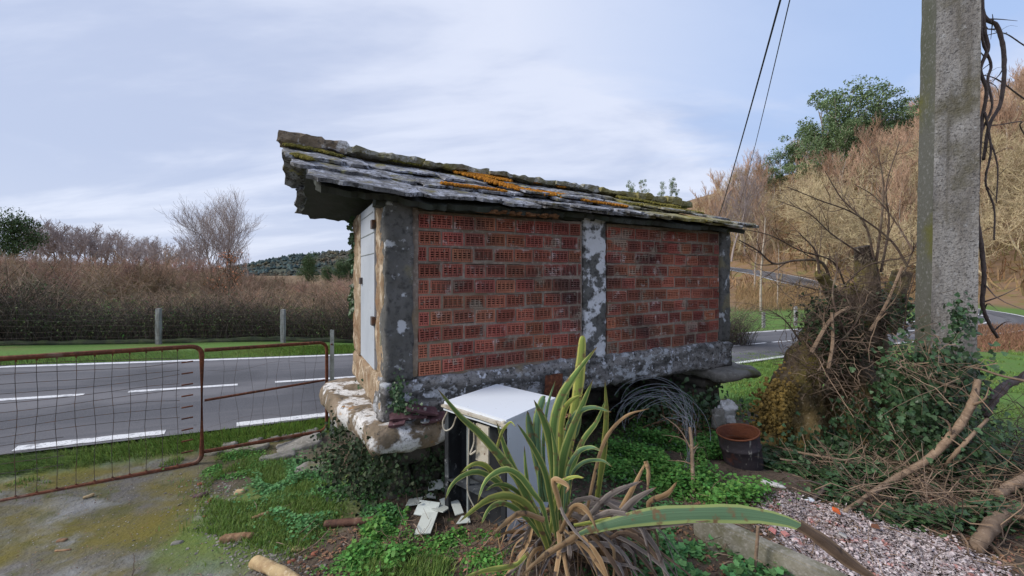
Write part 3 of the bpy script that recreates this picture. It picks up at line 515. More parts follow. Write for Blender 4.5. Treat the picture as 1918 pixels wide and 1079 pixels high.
def place_bricks(sa, sb, rowoff, z0, rows):
    for r_ in range(rows + 1):
        n_j = 14
        for q in range(n_j):
            a, b = sa + (sb - sa) * q / n_j, sb * (q + 1) / n_j + sa * (1 - (q + 1) / n_j); zz_ = ZB + PH * r_ + .004 * math.sin(a * 2 + r_) + random.uniform(-.002, .002); JM.add(*wbox((a, b), (-.005 - random.random() * .003, .0225), (zz_ - .017, zz_ + .012)))
        if r_ == rows: break
        s = sa + .004; first = True; off = rowoff[r_ % len(rowoff)]
        ln = PW * off if off else PW
        while s < sb - .03:
            l = min(ln if first else PW, sb - s); first = False
            if l > PW * .93: me = full
            else:
                k = round(l / PW, 1)
                if k < .2: s += l; continue
                if k not in halves: halves[k] = brick_mesh(PW * k - .014, PH - .022, nh=max(2, int(8 * k)), ns=max(1, round(4 * k)))
                me = halves[k]
            z = z0 + PH * r_ + random.uniform(-.004, .004) + .006 * math.sin(s * 2 + r_ * .7)
            p = Wp(s, -.012 + random.uniform(-.008, .006), z) - wloc(GR)
            obj_me('brick', me, GR, p, (0, random.gauss(0, .012), wa + random.gauss(0, .014)))
            JM.add(*wbox((s + l - .018, s + l + .006), (-.007, .023), (ZB + PH * r_ + .008, ZB + PH * (r_ + 1) + .002)))
            s += l
JM = MB()
place_bricks(.01, 1.535, [.0, .45, 1, .5, .0, .48, 1, .42, 0, .5], ZB + .008, 10)
place_bricks(1.835, 3.49, [.8, 0, .55, 1, .4, 0, .5, 0, .45, 0], ZB + .008, 10)
obj('mortar_joint', JM.out(), MT['mortar'], GR)['kind'] = 'stuff'
obj('mortar_edge', wrough((-.05, .012), (-.012, .03), (ZB, ZT), seg=.04, amp=.01, seed=8, rnd=.1), MT['mortar'], GR)
# pillars, beams
for (s0_, s1_, mt, sd0, lb) in ((-.235, -.03, 'pillar', 1, 'dark grey corner pillar'), (1.555, 1.81, 'pillar_l', 2, 'middle pillar blotched with white lichen'), (3.5, 3.66, 'pillar', 3, None)):
    o = obj('pillar', wrough((s0_, s1_), (-.035, .2), (ZB - .01, ZT + .05), seg=.03, amp=.012, freq=7, seed=sd0, rnd=.06), MT[mt], GR, smooth=True)
    if lb: o['label'] = lb
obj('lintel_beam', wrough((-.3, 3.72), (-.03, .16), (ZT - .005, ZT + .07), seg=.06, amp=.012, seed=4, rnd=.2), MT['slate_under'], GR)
for (a_, b_, s_) in ((-.27, 1.62, 5), (1.6, 3.7, 6)):
    obj('base_beam', wrough((a_, b_), (-.05, .25), (-1.085, ZB - .0), seg=.035, amp=.024, freq=5, seed=s_, rnd=.16), MT['beam'], GR, smooth=True)
obj('base_beam', wrough((3.4, 3.68), (.1, 1.5), (-1.07, ZB), seg=.06, amp=.02, seed=7, rnd=.25), MT['beam'], GR, smooth=True)
obj('floor_slab', wbox((-.1, 3.5), (.2, 1.45), (-.95, ZB + .02)), MT['support'], GR)
# gable end with its door
GU = np.array((-.49, .872, 0)); GU /= np.linalg.norm(GU); GN = np.array((-GU[1], GU[0], 0)); C0 = Wp(-.236, .0, 0); GAX = np.stack([GU, -GN, ZU])
def Gp(w, n, z): return C0 + GU * w + GN * n + ZU * z
def gbox(w, n, z): return box(Gp((w[0] + w[1]) / 2, (n[0] + n[1]) / 2, (z[0] + z[1]) / 2), (w[1] - w[0], n[1] - n[0], z[1] - z[0]), GAX)
def grough(w, n, z, **k): return rough_box(Gp((w[0] + w[1]) / 2, (n[0] + n[1]) / 2, (z[0] + z[1]) / 2), (w[1] - w[0], n[1] - n[0], z[1] - z[0]), GAX, **k)
obj('door_jamb', grough((.03, .34), (-.16, .0), (ZB - .02, .58), seg=.035, amp=.014, seed=11, rnd=.1), MT['gable'], GR, smooth=True)
obj('door_jamb', grough((1.05, 1.5), (-.16, .012), (ZB - .02, .58), seg=.035, amp=.016, seed=12, rnd=.12), MT['gable'], GR, smooth=True)
obj('door_sill', grough((-.0, 1.5), (-.2, .015), (-1.09, ZB - .01), seg=.04, amp=.018, seed=13, rnd=.2), MT['gable'], GR, smooth=True)
mbg = MB(); gv = [Gp(0, -.12, .56), Gp(1.5, -.12, .56), Gp(.8, -.12, .86)]; gv += [v - GN * .08 for v in gv]
mbg.add(np.array(gv), [(0, 1, 2), (5, 4, 3), (0, 3, 4, 1), (1, 4, 5, 2), (2, 5, 3, 0)]); obj('gable_wall', mbg.out(), MT['gable'], GR)
dm = MB(); dm.add(*gbox((.35, 1.04), (-.03, .006), (ZB + .005, .575)))
door = obj('door', dm.out(), MT['door'], GR); door['label'] = 'grey sheet metal door'
for z_ in (.33, .16): obj('door_seam', gbox((.36, 1.03), (.005, .011), (z_, z_ + .006)), MT['galv'], door)
obj('door_seam', gbox((.4, 1.0), (.005, .011), (.5, .505)), MT['galv'], door)
for z_ in (.36, -.42): obj('hinge', gbox((.325, .40), (-.0, .028), (z_, z_ + .07)), MT['wire'], door)
obj('latch', gbox((.93, 1.0), (.005, .03), (-.1, -.04)), MT['wire'], door)
# ---- slate roof
def zr(s): return np.interp(s, [-.95, .44, 2.19, 3.9], [.985, .93, .885, .82])
def ze(s): return np.interp(s, [-.74, -.09, 1.45, 3.9], [.545, .495, .503, .482])
def roofpt(s, r): # front slope
    w = .75 - .97 * r; sl = s; return Wp(sl, w, zr(s) + (ze(s) - zr(s)) * r)
def roofback(s, r):
    w = .75 + .98 * r; zb = np.interp(s, [-.9, 0, 3.9], [.60, .55, .52]); return Wp(s, w, zr(s) + (zb - zr(s)) * r)
def slab(fn, s0, s1, r0, r1, th, lift0, lift1, seed, jag=.02, skew=0):
    """one slate: s along the ridge, r down the slope; lifts are its height over the roof plane at upper and lower edge"""
    ns = max(3, int((s1 - s0) / .045)); nr = max(3, int((r1 - r0) / .06)); V = []; F = []
    up = np.cross(fn(1, .8) - fn(1, .2), fn(1.5, .5) - fn(.5, .5)); up /= np.linalg.norm(up); up *= np.sign(up[2])
    nn = lambda a, b, c: mn.noise(Vector((a, b, c + seed * 1.7)))
    for k in (0, 1):
        for j in range(nr + 1):
            for i in range(ns + 1):
                u, v = i / ns, j / nr; s = s0 + (s1 - s0) * u + skew * (v - .5); r = r0 + (r1 - r0) * v
                eu = 1 if u in (0, 1) else 0; ev = 1 if v in (0, 1) else 0
                if eu: s += jag * 1.5 * nn(v * 5, u, 1) + jag * .8 * nn(v * 19, u, 2)
                if ev: r += jag * 2.6 * nn(s * 3, v * 3, 3) + jag * 2.0 * nn(s * 16, v * 3, 4) + jag * 1.2 * nn(s * 45, v * 3, 4)
                if eu and ev: s += (.5 - u) * jag * 2 * random.random(); r += (.5 - v) * jag * 2
                z = lift0 + (lift1 - lift0) * v + (th * (.85 if (eu or ev) else 1) if k else 0) + (.01 * nn(s * 4, r * 5, 5) + .009 * nn(s * 9, r * 30, 6)) * (1 if k else .5)
                V.append(fn(s, r) + up * z)
    m = (ns + 1) * (nr + 1)
    for j in range(nr):
        for i in range(ns):
            a = j * (ns + 1) + i; F.append((a, a + 1, a + ns + 2, a + ns + 1)); b = a + m; F.append((b, b + ns + 1, b + ns + 2, b + 1))
    for i in range(ns):
        F.append((i, i + m, i + 1 + m, i + 1)); a = nr * (ns + 1) + i; F.append((a, a + 1, a + 1 + m, a + m))
    for j in range(nr):
        a = j * (ns + 1); F.append((a, a + ns + 1, a + ns + 1 + m, a + m)); a += ns; F.append((a, a + m, a + ns + 1 + m, a + ns + 1))
    return np.array(V), F
RB = random.Random(5)
def add_slate(fn, s0, s1, r0, r1, th, l0, l1, seed, mossy=None, **k):
    VF = slab(fn, s0, s1, r0, r1, th, l0, l1, seed, **k)
    sm = (VF[0] - W0) @ WU; my = np.clip((sm - 2.0) / .6, 0, 1) * np.clip((3.75 - sm) / .4, .3, 1) if mossy is None else np.full(len(sm), mossy)
    my = my * np.clip(np.array([.75 + 1.1 * mn.noise(Vector(v * 4)) for v in VF[0]]), 0, 1)
    return obj('roof_slate', VF, MT['slate'], GR, cattr=dict(mossy=my))
sd1 = 0
for (r0, r1, th, l0, l1, cuts) in (
    (.52, 1.0, .026, .0, .028, [-.74, -.02, .62, 1.0, 1.5, 1.88, 2.3, 2.62, 3.0, 3.32, 3.62, 3.98]),
    (.24, .62, .022, .02, .042, [-.83, .06, .5, .86, 1.3, 1.72, 2.0, 2.4, 2.8, 3.1, 3.5, 3.9]),
    (-.03, .34, .02, .035, .056, [-.9, -.3, .3, .72, 1.15, 1.6, 1.95, 2.35, 2.7, 3.05, 3.4, 3.82])):
    for a_, b_ in zip(cuts[:-1], cuts[1:]):
        sd1 += 1
        add_slate(roofpt, a_ + .004, b_ - .004, r0 + RB.uniform(-.03, .03), r1 + (RB.uniform(-.02, .03) if r1 > .9 else RB.uniform(-.09, .08)), th * RB.uniform(.7, 1.4), l0, l1 + RB.uniform(-.008, .016), sd1, skew=RB.uniform(-.05, .05))
    if r0 > .1:                                        # smaller slips between courses
        for _ in range(12):
            c_ = RB.uniform(.9, 3.6); w_ = RB.uniform(.15, .35); sd1 += 1
            add_slate(roofpt, c_, c_ + w_, r1 - .22 + RB.uniform(-.05, .02), r1 + RB.uniform(0, .05), .02, l1 + .01, l1 + .035, sd1, skew=RB.uniform(-.06, .06))
for (r0, r1, l0, l1, cuts) in ((.5, 1.0, 0, .03, [-.84, -.1, .7, 1.5, 2.4, 3.2, 3.9]), (-.02, .6, .03, .06, [-.92, -.2, .6, 1.4, 2.2, 3.1, 3.85])):
    for a_, b_ in zip(cuts[:-1], cuts[1:]):
        sd1 += 1; add_slate(roofback, a_, b_ - .006, r0, r1 + RB.uniform(-.02, .03), .035, l0, l1, sd1)
# soffit slabs that carry the gable overhang and eaves
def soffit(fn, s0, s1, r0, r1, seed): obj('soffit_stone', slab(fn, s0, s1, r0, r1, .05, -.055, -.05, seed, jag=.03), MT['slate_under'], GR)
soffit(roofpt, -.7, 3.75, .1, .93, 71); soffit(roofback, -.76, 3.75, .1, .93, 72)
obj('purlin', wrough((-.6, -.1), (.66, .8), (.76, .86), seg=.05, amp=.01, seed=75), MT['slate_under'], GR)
# ridge stones
s = -.93
for q, (l, hgt) in enumerate([(.5, .075), (.36, .035), (.3, .045), (.42, .03), (.24, .05), (.5, .025), (.3, .04), (.26, .03), (.34, .05), (.3, .028), (.28, .05), (.22, .06), (.3, .05), (.24, .07), (.26, .06), (.25, .05)]):
    if s > 3.8: break
    c = Wp(s + l / 2, .75, float(zr(s + l / 2)) + .075 + hgt / 2)
    sl = (float(zr(s + l)) - float(zr(s))) / l; ax = np.stack([WU + ZU * sl, WN, ZU - WU * sl])
    V, F = rough_box(c, (l + .03, .2 + .08 * (q % 2), hgt + .02), ax, seg=.04, amp=.02, freq=9, seed=80 + q, rnd=.2)
    obj('ridge_stone', (V, F), MT['slate'] if q != 0 else MT['cap'], GR, cattr=dict(mossy=np.full(len(V), .75 if s > 2 else .35))); s += l
# lumps of orange lichen and moss in the joints
def lump_strip(fn, pts, wid, th, mat, name, seed):
    path = smooth_path(np.array(pts), 60); up = np.cross(fn(1, .8) - fn(1, .2), fn(1.5, .5) - fn(.5, .5)); up /= np.linalg.norm(up); up *= np.sign(up[2]); mb = MB()
    r = random.Random(seed)
    for (s_, r_) in path:
        for _ in range(8 if wid < .06 else 20):
            a = s_ + r.gauss(0, wid * .45); b = r_ + r.gauss(0, wid * .4)
            V, F = rock(fn(a, b) + up * (.062 + .034 * (1 - b) + th), [r.uniform(.015, .045), r.uniform(.015, .045), r.uniform(.012, .03)], seed=r.random() * 50, amp=.3, n=1); mb.add(V, F)
    return obj(name, mb.out(), mat, GR)
for q, (pts, w_, mt, nm) in enumerate([
    ([(.24, .62), (.42, .63), (.6, .63), (.78, .65)], .022, 'orange', 'lichen_crust'),
    ([(.6, .1), (.74, .2), (.84, .33), (.94, .43), (1.1, .52), (1.3, .54), (1.5, .56)], .08, 'orange', 'lichen_crust'),
    ([(.7, .06), (.86, .08), (1.05, .14)], .06, 'orange', 'lichen_crust'),
    ([(1.62, .66), (1.8, .68), (2.0, .7), (2.12, .72)], .024, 'orange', 'lichen_crust'),
    ([(1.35, .02), (1.5, .02)], .02, 'orange', 'lichen_crust'),
    ([(1.72, .05), (1.8, .06)], .02, 'orange', 'lichen_crust'),
    ([(2.3, .55), (2.6, .5), (2.9, .5), (3.2, .45), (3.5, .5)], .05, 'moss', 'moss_cushion'),
    ([(2.5, .2), (2.8, .15), (3.1, .25), (3.4, .2)], .06, 'moss', 'moss_cushion'),
    ([(-.88, .1), (-.7, .12), (-.5, .2)], .035, 'moss', 'moss_cushion'),
    ([(-.8, .42), (-.72, .5)], .03, 'moss', 'moss_cushion'),
    ([(-.1, .02), (.1, .03), (.3, .02)], .03, 'moss', 'moss_cushion')]):
    lump_strip(roofpt, pts, w_, .0, MT[mt], nm, 300 + q)
# mortar crumbs hanging under the eave
mb = MB()
for q in range(70):
    s_ = .45 + .75 * random.random() ** .8; V, F = rock(Wp(s_, -.12 + random.uniform(-.03, .02), .50 - random.random() * .02), [.05, .04, .025], seed=q, amp=.3, n=1); mb.add(V, F)
obj('mortar_crust', mb.out(), M('ochre_mortar', (.2, .1, .045), [('n', 20, .4, .7, (.12, .06, .03))]), GR)['kind'] = 'stuff'
# ---- stone slabs and walls that carry it
def outline_slab(pts, z0, z1, seed, mat, name, parent, amp=.015):
    c = np.mean(pts, axis=0); rings = [(.2, 1, 0), (.55, 1, 0), (.85, 1, -.004), (.96, 1, -.012), (1.0, .75, 0), (1.01, .4, 0), (.97, .1, 0), (.9, 0, 0), (.5, 0, 0), (.15, 0, 0)]
    per = []; pts = np.array(pts, float); n = len(pts)
    for i in range(n):
        a, b = pts[i], pts[(i + 1) % n]; k = max(2, int(np.linalg.norm(b - a) / .05))
        for j in range(k): per.append(a + (b - a) * j / k)
    per = np.array(per); m = len(per)
    for _ in range(2): per = (per + np.roll(per, 1, 0) + np.roll(per, -1, 0)) / 3
    V = []; F = []
    for f, zz, dz in rings:
        for q in per:
            s_, w_ = c + (q - c) * f; V.append(Wp(s_, w_, z0 + (z1 - z0) * zz + dz))
    V = np.array(V); V += np.stack([nz(V, 5, seed + k, 3) for k in (0, 9, 18)], 1) * amp * 1.6; V[:, 2] += nz(V, 14, seed) * amp * .5
    for k in range(len(rings) - 1):
        for j in range(m): F.append((k * m + j, (k + 1) * m + j, (k + 1) * m + (j + 1) % m, k * m + (j + 1) % m))
    F.append(tuple(range(m))); F.append(tuple(range((len(rings) - 1) * m, len(rings) * m))[::-1])
    return obj(name, (V, F), mat, parent, smooth=True)
o = outline_slab([(-.36, -.16), (-.1, -.2), (.16, -.17), (.34, -.1), (.36, .5), (.36, 1.5), (-.5, 1.55), (-.62, 1.3), (-.56, .7), (-.42, .2)], -1.27, -1.085, 31, MT['cap'], 'support_slab', GR, .022); o['label'] = 'white blotched stone slab jutting out under the door end'
o = outline_slab([(3.25, -.22), (3.6, -.3), (3.85, -.28), (3.9, -.1), (3.88, .8), (3.8, 1.5), (3.2, 1.5), (3.2, .3)], -1.19, -1.075, 33, MT['stone'], 'support_slab', GR, .018)
def masonry(s, w, z, seed, n):
    r = random.Random(seed); zz = z[0]
    while zz < z[1] - .02:
        hh = min(r.uniform(.1, .2), z[1] - zz); ss = s[0]
        while ss < s[1] - .03:
            l = min(r.uniform(.16, .34), s[1] - ss)
            obj('support_stone', wrough((ss + .004, ss + l - .004), (w[0] + r.uniform(-.015, .015), w[1]), (zz + .003, zz + hh - .003), seg=.07, amp=.015, seed=r.random() * 99, rnd=.3), MT['support'], GR, smooth=True); ss += l
        zz += hh
masonry((-.2, .3), (.0, .45), (-1.75, -1.26), 1, 0); masonry((-.2, .3), (.45, .9), (-1.8, -1.26), 2, 0); masonry((-.35, .3), (.9, 1.45), (-1.95, -1.26), 3, 0)
masonry((.35, 2.1), (1.05, 1.35), (-1.95, -1.16), 7, 0); masonry((2.1, 3.3), (1.05, 1.35), (-1.95, -1.32), 8, 0); masonry((3.3, 3.62), (.05, .5), (-1.95, -1.18), 4, 0); masonry((3.3, 3.62), (.5, 1.4), (-2.1, -1.18), 5, 0)

# ------------------------------------------------------------------ gates and posts
def round_frame(c, r, closed=True):
    """corner points joined with rounded corners"""
    out = []; n = len(c)
    for i in range(n):
        a, b, d = np.array(c[i - 1]), np.array(c[i]), np.array(c[(i + 1) % n])
        if not closed and i in (0, n - 1): out.append(b); continue
        u = (a - b) / np.linalg.norm(a - b); v = (d - b) / np.linalg.norm(d - b)
        for t in np.linspace(0, 1, 7): p = b + u * r * (1 - t) ** 2 + v * r * t ** 2; out.append(p)
    if closed: out.append(out[0])
    return np.array(out)
def tube(pts, r, sides=8, n=None, caps=True):
    pts = np.array(pts) if n is None else smooth_path(pts, n)
    rr = np.interp(np.linspace(0, 1, len(pts)), np.linspace(0, 1, len(np.atleast_1d(r))), np.atleast_1d(r)) if np.size(r) > 1 else np.full(len(pts), r)
    return tubes(pts, rr, sides, caps)
A0, A1 = P(-330, 710, 2.45), P(-330, 1060, 2.45)
B0, B1 = P(378, 648, 3.66), P(378, 866, 3.66)
A0 = B0 + (P(0, 672, 2.92) - B0) * 1.9; A1 = B1 + (P(0, 940, 2.92) - B1) * 1.9
g1 = thing('gate_leaf', 'large rusty tube gate leaf filled with sagging wire mesh', 'gate', (A1 + B1) / 2, 'rusty gate leaves across the driveway')
obj('frame', tube(round_frame([A0, B0, B1, A1], .09), .0195), MT['rust'], g1)
def gl(u, v): return (A0 * (1 - u) + B0 * u) * (1 - v) + (A1 * (1 - u) + B1 * u) * v
mw = MB(); r_ = random.Random(3); nv = 20
for i in range(nv):
    u_ = .045 + i * .905 / nv * 1.02
    pts = [gl(u_ + .004 * math.sin(k * 1.3 + i) * math.sin(math.pi * k / 8), .02 + .96 * k / 8) for k in range(9)]
    mw.add(*tube(pts, .0025, 4))
obj('mesh_wire_upright', mw.out(), MT['wire'], g1)['kind'] = 'stuff'
mw = MB()
for j in range(13):
    v = .06 + j * .062; pts = []
    for k in range(0, 41):
        u_ = .03 + .9 * k / 40; vv = v + .018 * math.sin(u_ * 9 + j * .7) * u_ + (.03 * (u_ - .55) ** 2) + (.012 * (-1) ** j * max(0, u_ - .84) * 9 if u_ > .84 else 0)
        if j > 8 and u_ > .62: break
        pts.append(gl(u_, vv))
    if len(pts) > 2: mw.add(*tube(pts, .0022, 4))
obj('mesh_wire', mw.out(), MT['wire'], g1)['kind'] = 'stuff'
for i in range(nv):
    u_ = .045 + i * .905 / nv * 1.02
    obj('hook', tube([gl(u_, .0), gl(u_ + .001, .03)], .006, 6), MT['rust'], g1); obj('hook', tube([gl(u_, .975), gl(u_, 1.0)], .007, 6), MT['rust'], g1)
for j in range(9): obj('hook', tube([gl(.935, .13 + j * .095), gl(.972, .125 + j * .095)], .007, 6), MT['rust'], g1)
C0_, C1_ = P(612, 641, 4.4), P(612, 806, 4.4); D0, D1 = P(383, 656, 3.68), P(383, 846, 3.68)
g2 = thing('gate_leaf', 'narrow rusty tube gate leaf with one middle rail, next to the granary', 'gate', (C1_ + D1) / 2, 'rusty gate leaves across the driveway')
obj('frame', tube(round_frame([D0, C0_, C1_, D1], .09, False), .0175), MT['rust'], g2)
obj('middle_rail', tube([P(383, 750, 3.68), P(608, 712, 4.38)], .012), MT['rust'], g2)
obj('hinge_pin', tube([C0_ + (C1_ - C0_) * .8, P(622, 770, 4.42)], .012), MT['rust'], g2)
mw = MB()
def gl2(u, v): return (D0 * (1 - u) + C0_ * u) * (1 - v) + (D1 * (1 - u) + C1_ * u) * v
for i in range(8): mw.add(*tube([gl2(.12 + i * .11 + .02 * math.sin(k * 1.2 + i * 2), .02 + .94 * k / 6) for k in range(7)], .0014, 3))
for i in range(3): mw.add(*tube([gl2(.02 + .95 * k / 8, .2 + .27 * i + .03 * math.sin(k + i)) for k in range(9)], .0011, 3))
obj('mesh_wire', mw.out(), MT['wire'], g2)['kind'] = 'stuff'
gp = P(622, 618, 4.45); gz = h1(gp[0], gp[1])
t = thing('gate_post', 'grey metal gate post standing beside the stone slab of the granary', 'post', (gp[0], gp[1], gz))
mb = MB(); mb.add(*box((gp[0], gp[1], (gp[2] + gz - .2) / 2), (.045, .004, gp[2] - gz + .2))); mb.add(*box((gp[0] - .021, gp[1] + .022, (gp[2] + gz - .2) / 2), (.004, .045, gp[2] - gz + .2)))
obj('post', mb.out(), MT['galv'], t); obj('bolt', tube([gp + (0, -.02, -.16), gp + (0, .01, -.16)], .009, 6), MT['rust'], t); obj('bolt', tube([gp + (0, -.02, -.95), gp + (0, .01, -.95)], .009, 6), MT['rust'], t)
# roadside fence beyond the road
posts = [(P(297, 577, 9.9), 'weathered grey fence post left of the bare tree'), (P(530, 579, 10.5), 'weathered grey fence post in front of the bramble hedge, beside the gate post')]
for (p, lb) in posts:
    z = h1(p[0], p[1]); o = obj('fence_post', rough_box((p[0], p[1], (p[2] + z) / 2 - .05), (.11, .1, p[2] - z + .1), seg=.12, amp=.008, rnd=.2), MT['wood_post']); tag(o, lb, 'post', 'fence posts beyond the road')
for (px, y0, y1, Y, lb) in ((1430, 586, 613, 20.3, 'grey wooden fence post in the meadow, close to the right end of the granary'), (1490, 575, 604, 21.5, 'grey wooden fence post in the meadow just left of the old stump')):
    a_, b_ = P(px, y0, Y), P(px, y1 + 2, Y); z = h1(a_[0], a_[1]); o = obj('fence_post', rough_box((a_[0], a_[1], (a_[2] + z) / 2), (.14, .13, a_[2] - z + .1), seg=.15, amp=.01, rnd=.2), MT['wood_post']); tag(o, lb, 'post', 'meadow fence posts')
mb = MB()
fa, fb = P(-200, 580, 8.6), P(800, 580, 11.3)
for j in range(7): mb.add(*tube([fa * (1 - k / 20) + fb * k / 20 + np.array((0, 0, .02 * math.sin(k * 1.7 + j) - .13 * j)) for k in range(21)], .002, 3))
for k in range(70): q = fa * (1 - k / 70) + fb * k / 70; mb.add(*tube([q, q - (0, 0, .8)], .0012, 3))
tag(obj('fence_wire', mb.out(), MT['wire']), 'thin wire netting stretched between the roadside fence posts', 'fence')
# low mossy wall foot under the hedge
V, F = rough_box((0, 0, 0), (19, .25, .16), seg=.2, amp=.06, seed=6, rnd=.3)
d = fb - fa; an = math.atan2(d[1], d[0]); c_, s_ = math.cos(an), math.sin(an); V = V @ np.array([[c_, s_, 0], [-s_, c_, 0], [0, 0, 1]]); mid = (fa + fb) / 2 + np.array((-.1, .35, 0)); V[:, 0] += mid[0] - 2; V[:, 1] += mid[1] - .4
V[:, 2] += H(V[:, 0], V[:, 1]) + .02
tag(obj('low_wall', (V, F), M('mossy_wall', (.035, .045, .025), [('n', 5, .45, .6, (.06, .08, .03))]), smooth=True), 'low dark mossy wall running along the foot of the bramble hedge', 'wall')

# ------------------------------------------------------------------ fridge
t1_, t2_, t3_, t4_ = [np.array(v) for v in (P(948, 788, 2.44), P(1040, 745, 2.87), P(945, 718, 3.25), P(846, 744, 2.86))]
top = np.mean([t1_[2], t2_[2], t3_[2], t4_[2]]); ex = t2_ - t1_; ex[2] = 0; Lx = np.linalg.norm(ex); ex /= Lx; ey = np.array((-ex[1], ex[0], 0)); Ly = .56; fz = h1(t1_[0] + .1, t1_[1] + .3) - .02
tilt = np.array((.0, .0, 1.)); FAX = np.stack([ex, ey, tilt]); FO = np.array((t1_[0], t1_[1], 0))
def fb_(x, y, z): return box(FO + ex * (x[0] + x[1]) / 2 + ey * (y[0] + y[1]) / 2 + ZU * (z[0] + z[1]) / 2, (x[1] - x[0], y[1] - y[0], z[1] - z[0]), FAX)
fr_ = thing('fridge', 'discarded white undercounter fridge with its door gone, behind the flax plant', 'fridge', FO + ex * Lx / 2 + ey * Ly / 2 + ZU * fz)
# open side faces left-front (x = 0 plane)
obj('top_panel', fb_((-.004, Lx + .004), (-.004, Ly + .004), (top - .024, top)), MT['white'], fr_)
obj('inner_liner', fb_((.016, .13), (Ly - .03, Ly - .0125), (fz + .01, top - .03)), MT['black'], fr_); obj('inner_liner', fb_((.016, .13), (.0125, .03), (fz + .01, top - .03)), MT['black'], fr_)
obj('side_panel', fb_((.012, Lx), (.0, .012), (fz, top - .026)), MT['white'], fr_); obj('side_panel', fb_((.012, Lx), (Ly - .012, Ly), (fz, top - .026)), MT['white'], fr_)
obj('back_panel', fb_((Lx - .012, Lx), (.014, Ly - .014), (fz, top - .026)), MT['white'], fr_)
obj('inner_box', fb_((.13, .16), (.014, Ly - .014), (fz + .02, top - .03)), MT['black'], fr_)
for y0_ in (.0, Ly - .04): obj('door_edge_strip', fb_((-.002, .014), (y0_ + .003, y0_ + .04), (fz + .01, top - .06)), MT['black'], fr_)
obj('inner_strip', fb_((.02, .04), (.35, .365), (fz + .05, top - .07)), MT['galv'], fr_)
obj('gasket_strip', rough_box(FO + ex * -.018 + ey * (Ly / 2 - .005) + ZU * (top - .026), (.035, Ly + .03, .02), FAX, seg=.04, amp=.003, rnd=.4), MT['gasket'], fr_)
obj('gasket_strip', rough_box(FO + ex * -.008 + ey * (Ly / 2) + ZU * (top - .052), (.022, Ly, .014), FAX, seg=.05, amp=.002, rnd=.4), MT['white'], fr_)
obj('corner_cap', rough_box(FO + ex * -.012 + ey * .008 + ZU * (top - .03), (.04, .03, .05), FAX, seg=.012, amp=.002, rnd=.45), MT['gasket'], fr_, smooth=True)
obj('control_panel', fb_((-.02, -.006), (.13, .24), (top - .31, top - .075)), MT['gasket'], fr_)['label'] = 'pale loose panel hanging inside the fridge'
obj('shelf', fb_((-.005, .1), (.03, Ly - .03), (fz + .27, fz + .28)), MT['black'], fr_)
cb = MB(); q0 = FO + ex * -.03 + ey * .5 + ZU * (top - .1)
cb.add(*tube([q0 + (0, 0, .05), q0 + (-.03, -.02, -.02), q0 + (-.01, -.03, -.07), q0 + (.04, -.05, -.04), q0 + (.07, -.08, .04)], .005, 6, 24))
q1 = FO + ex * -.03 + ey * .29 + ZU * (top - .07)
cb.add(*tube([q1, q1 + (-.005, 0, -.25), q1 + (-.01, 0, -.45), q1 + (.04, -.02, -.56)], .0045, 6, 24)); cb.add(*tube([q1 + (.03, -.03, 0), q1 + (.035, -.03, -.12), q1 + (.01, -.03, -.2), q1 + (.05, -.05, -.17)], .006, 6, 20))
obj('power_cord', cb.out(), MT['gasket'], fr_)
# maroon slate bits, metal foot and rusty plate resting near it
for q, (px, py, Y, sx, rz, ry, lb) in enumerate([(765, 778, 2.86, .26, .25, .05, 'long maroon slate shard lying across the corner of the white blotched slab'), (790, 766, 2.87, .24, .45, -.3, 'maroon slate shard leaning up on the others against the beam'), (745, 790, 2.82, .12, .1, .2, 'short maroon slate shard at the slab corner'), (815, 782, 2.92, .2, .3, .12, 'maroon slate shard nearest the metal foot')]):
    c = P(px, py, Y); ca, sa = math.cos(rz), math.sin(rz); ax = np.array([(ca, sa * .9, ry), (-sa, ca, .35), (0, -.3, 1)]); ax /= np.linalg.norm(ax, axis=1, keepdims=True)
    tag(obj('slate_shard', rough_box(c, (sx, .09, .022), ax, seg=.03, amp=.008, seed=60 + q, rnd=.3), MT['maroon']), lb, 'slate shard', 'maroon slate shards on the slab')
c = P(796, 790, 2.86); t = thing('screw_foot', 'small shiny metal screw foot standing on the stone slab by the maroon shards', 'metal foot', c)
obj('disc', tube([c + (0, 0, 0), c + (0, 0, .008)], .033, 20), MT['chrome'], t); obj('stem', tube([c + (0, 0, .006), c + (0, 0, .075), c + (0, 0, .1)], [.008, .008, .011], 10), MT['chrome'], t)
c = P(1036, 725, 3.42); tag(obj('rusty_plate', rough_box(c, (.16, .012, .22), np.array([(.95, .3, .05), (-.3, .95, 0), (.1, 0, 1)]), seg=.03, amp=.008, seed=3, rnd=.3), MT['rust']), 'bent rust brown metal plate standing behind the fridge', 'metal plate')
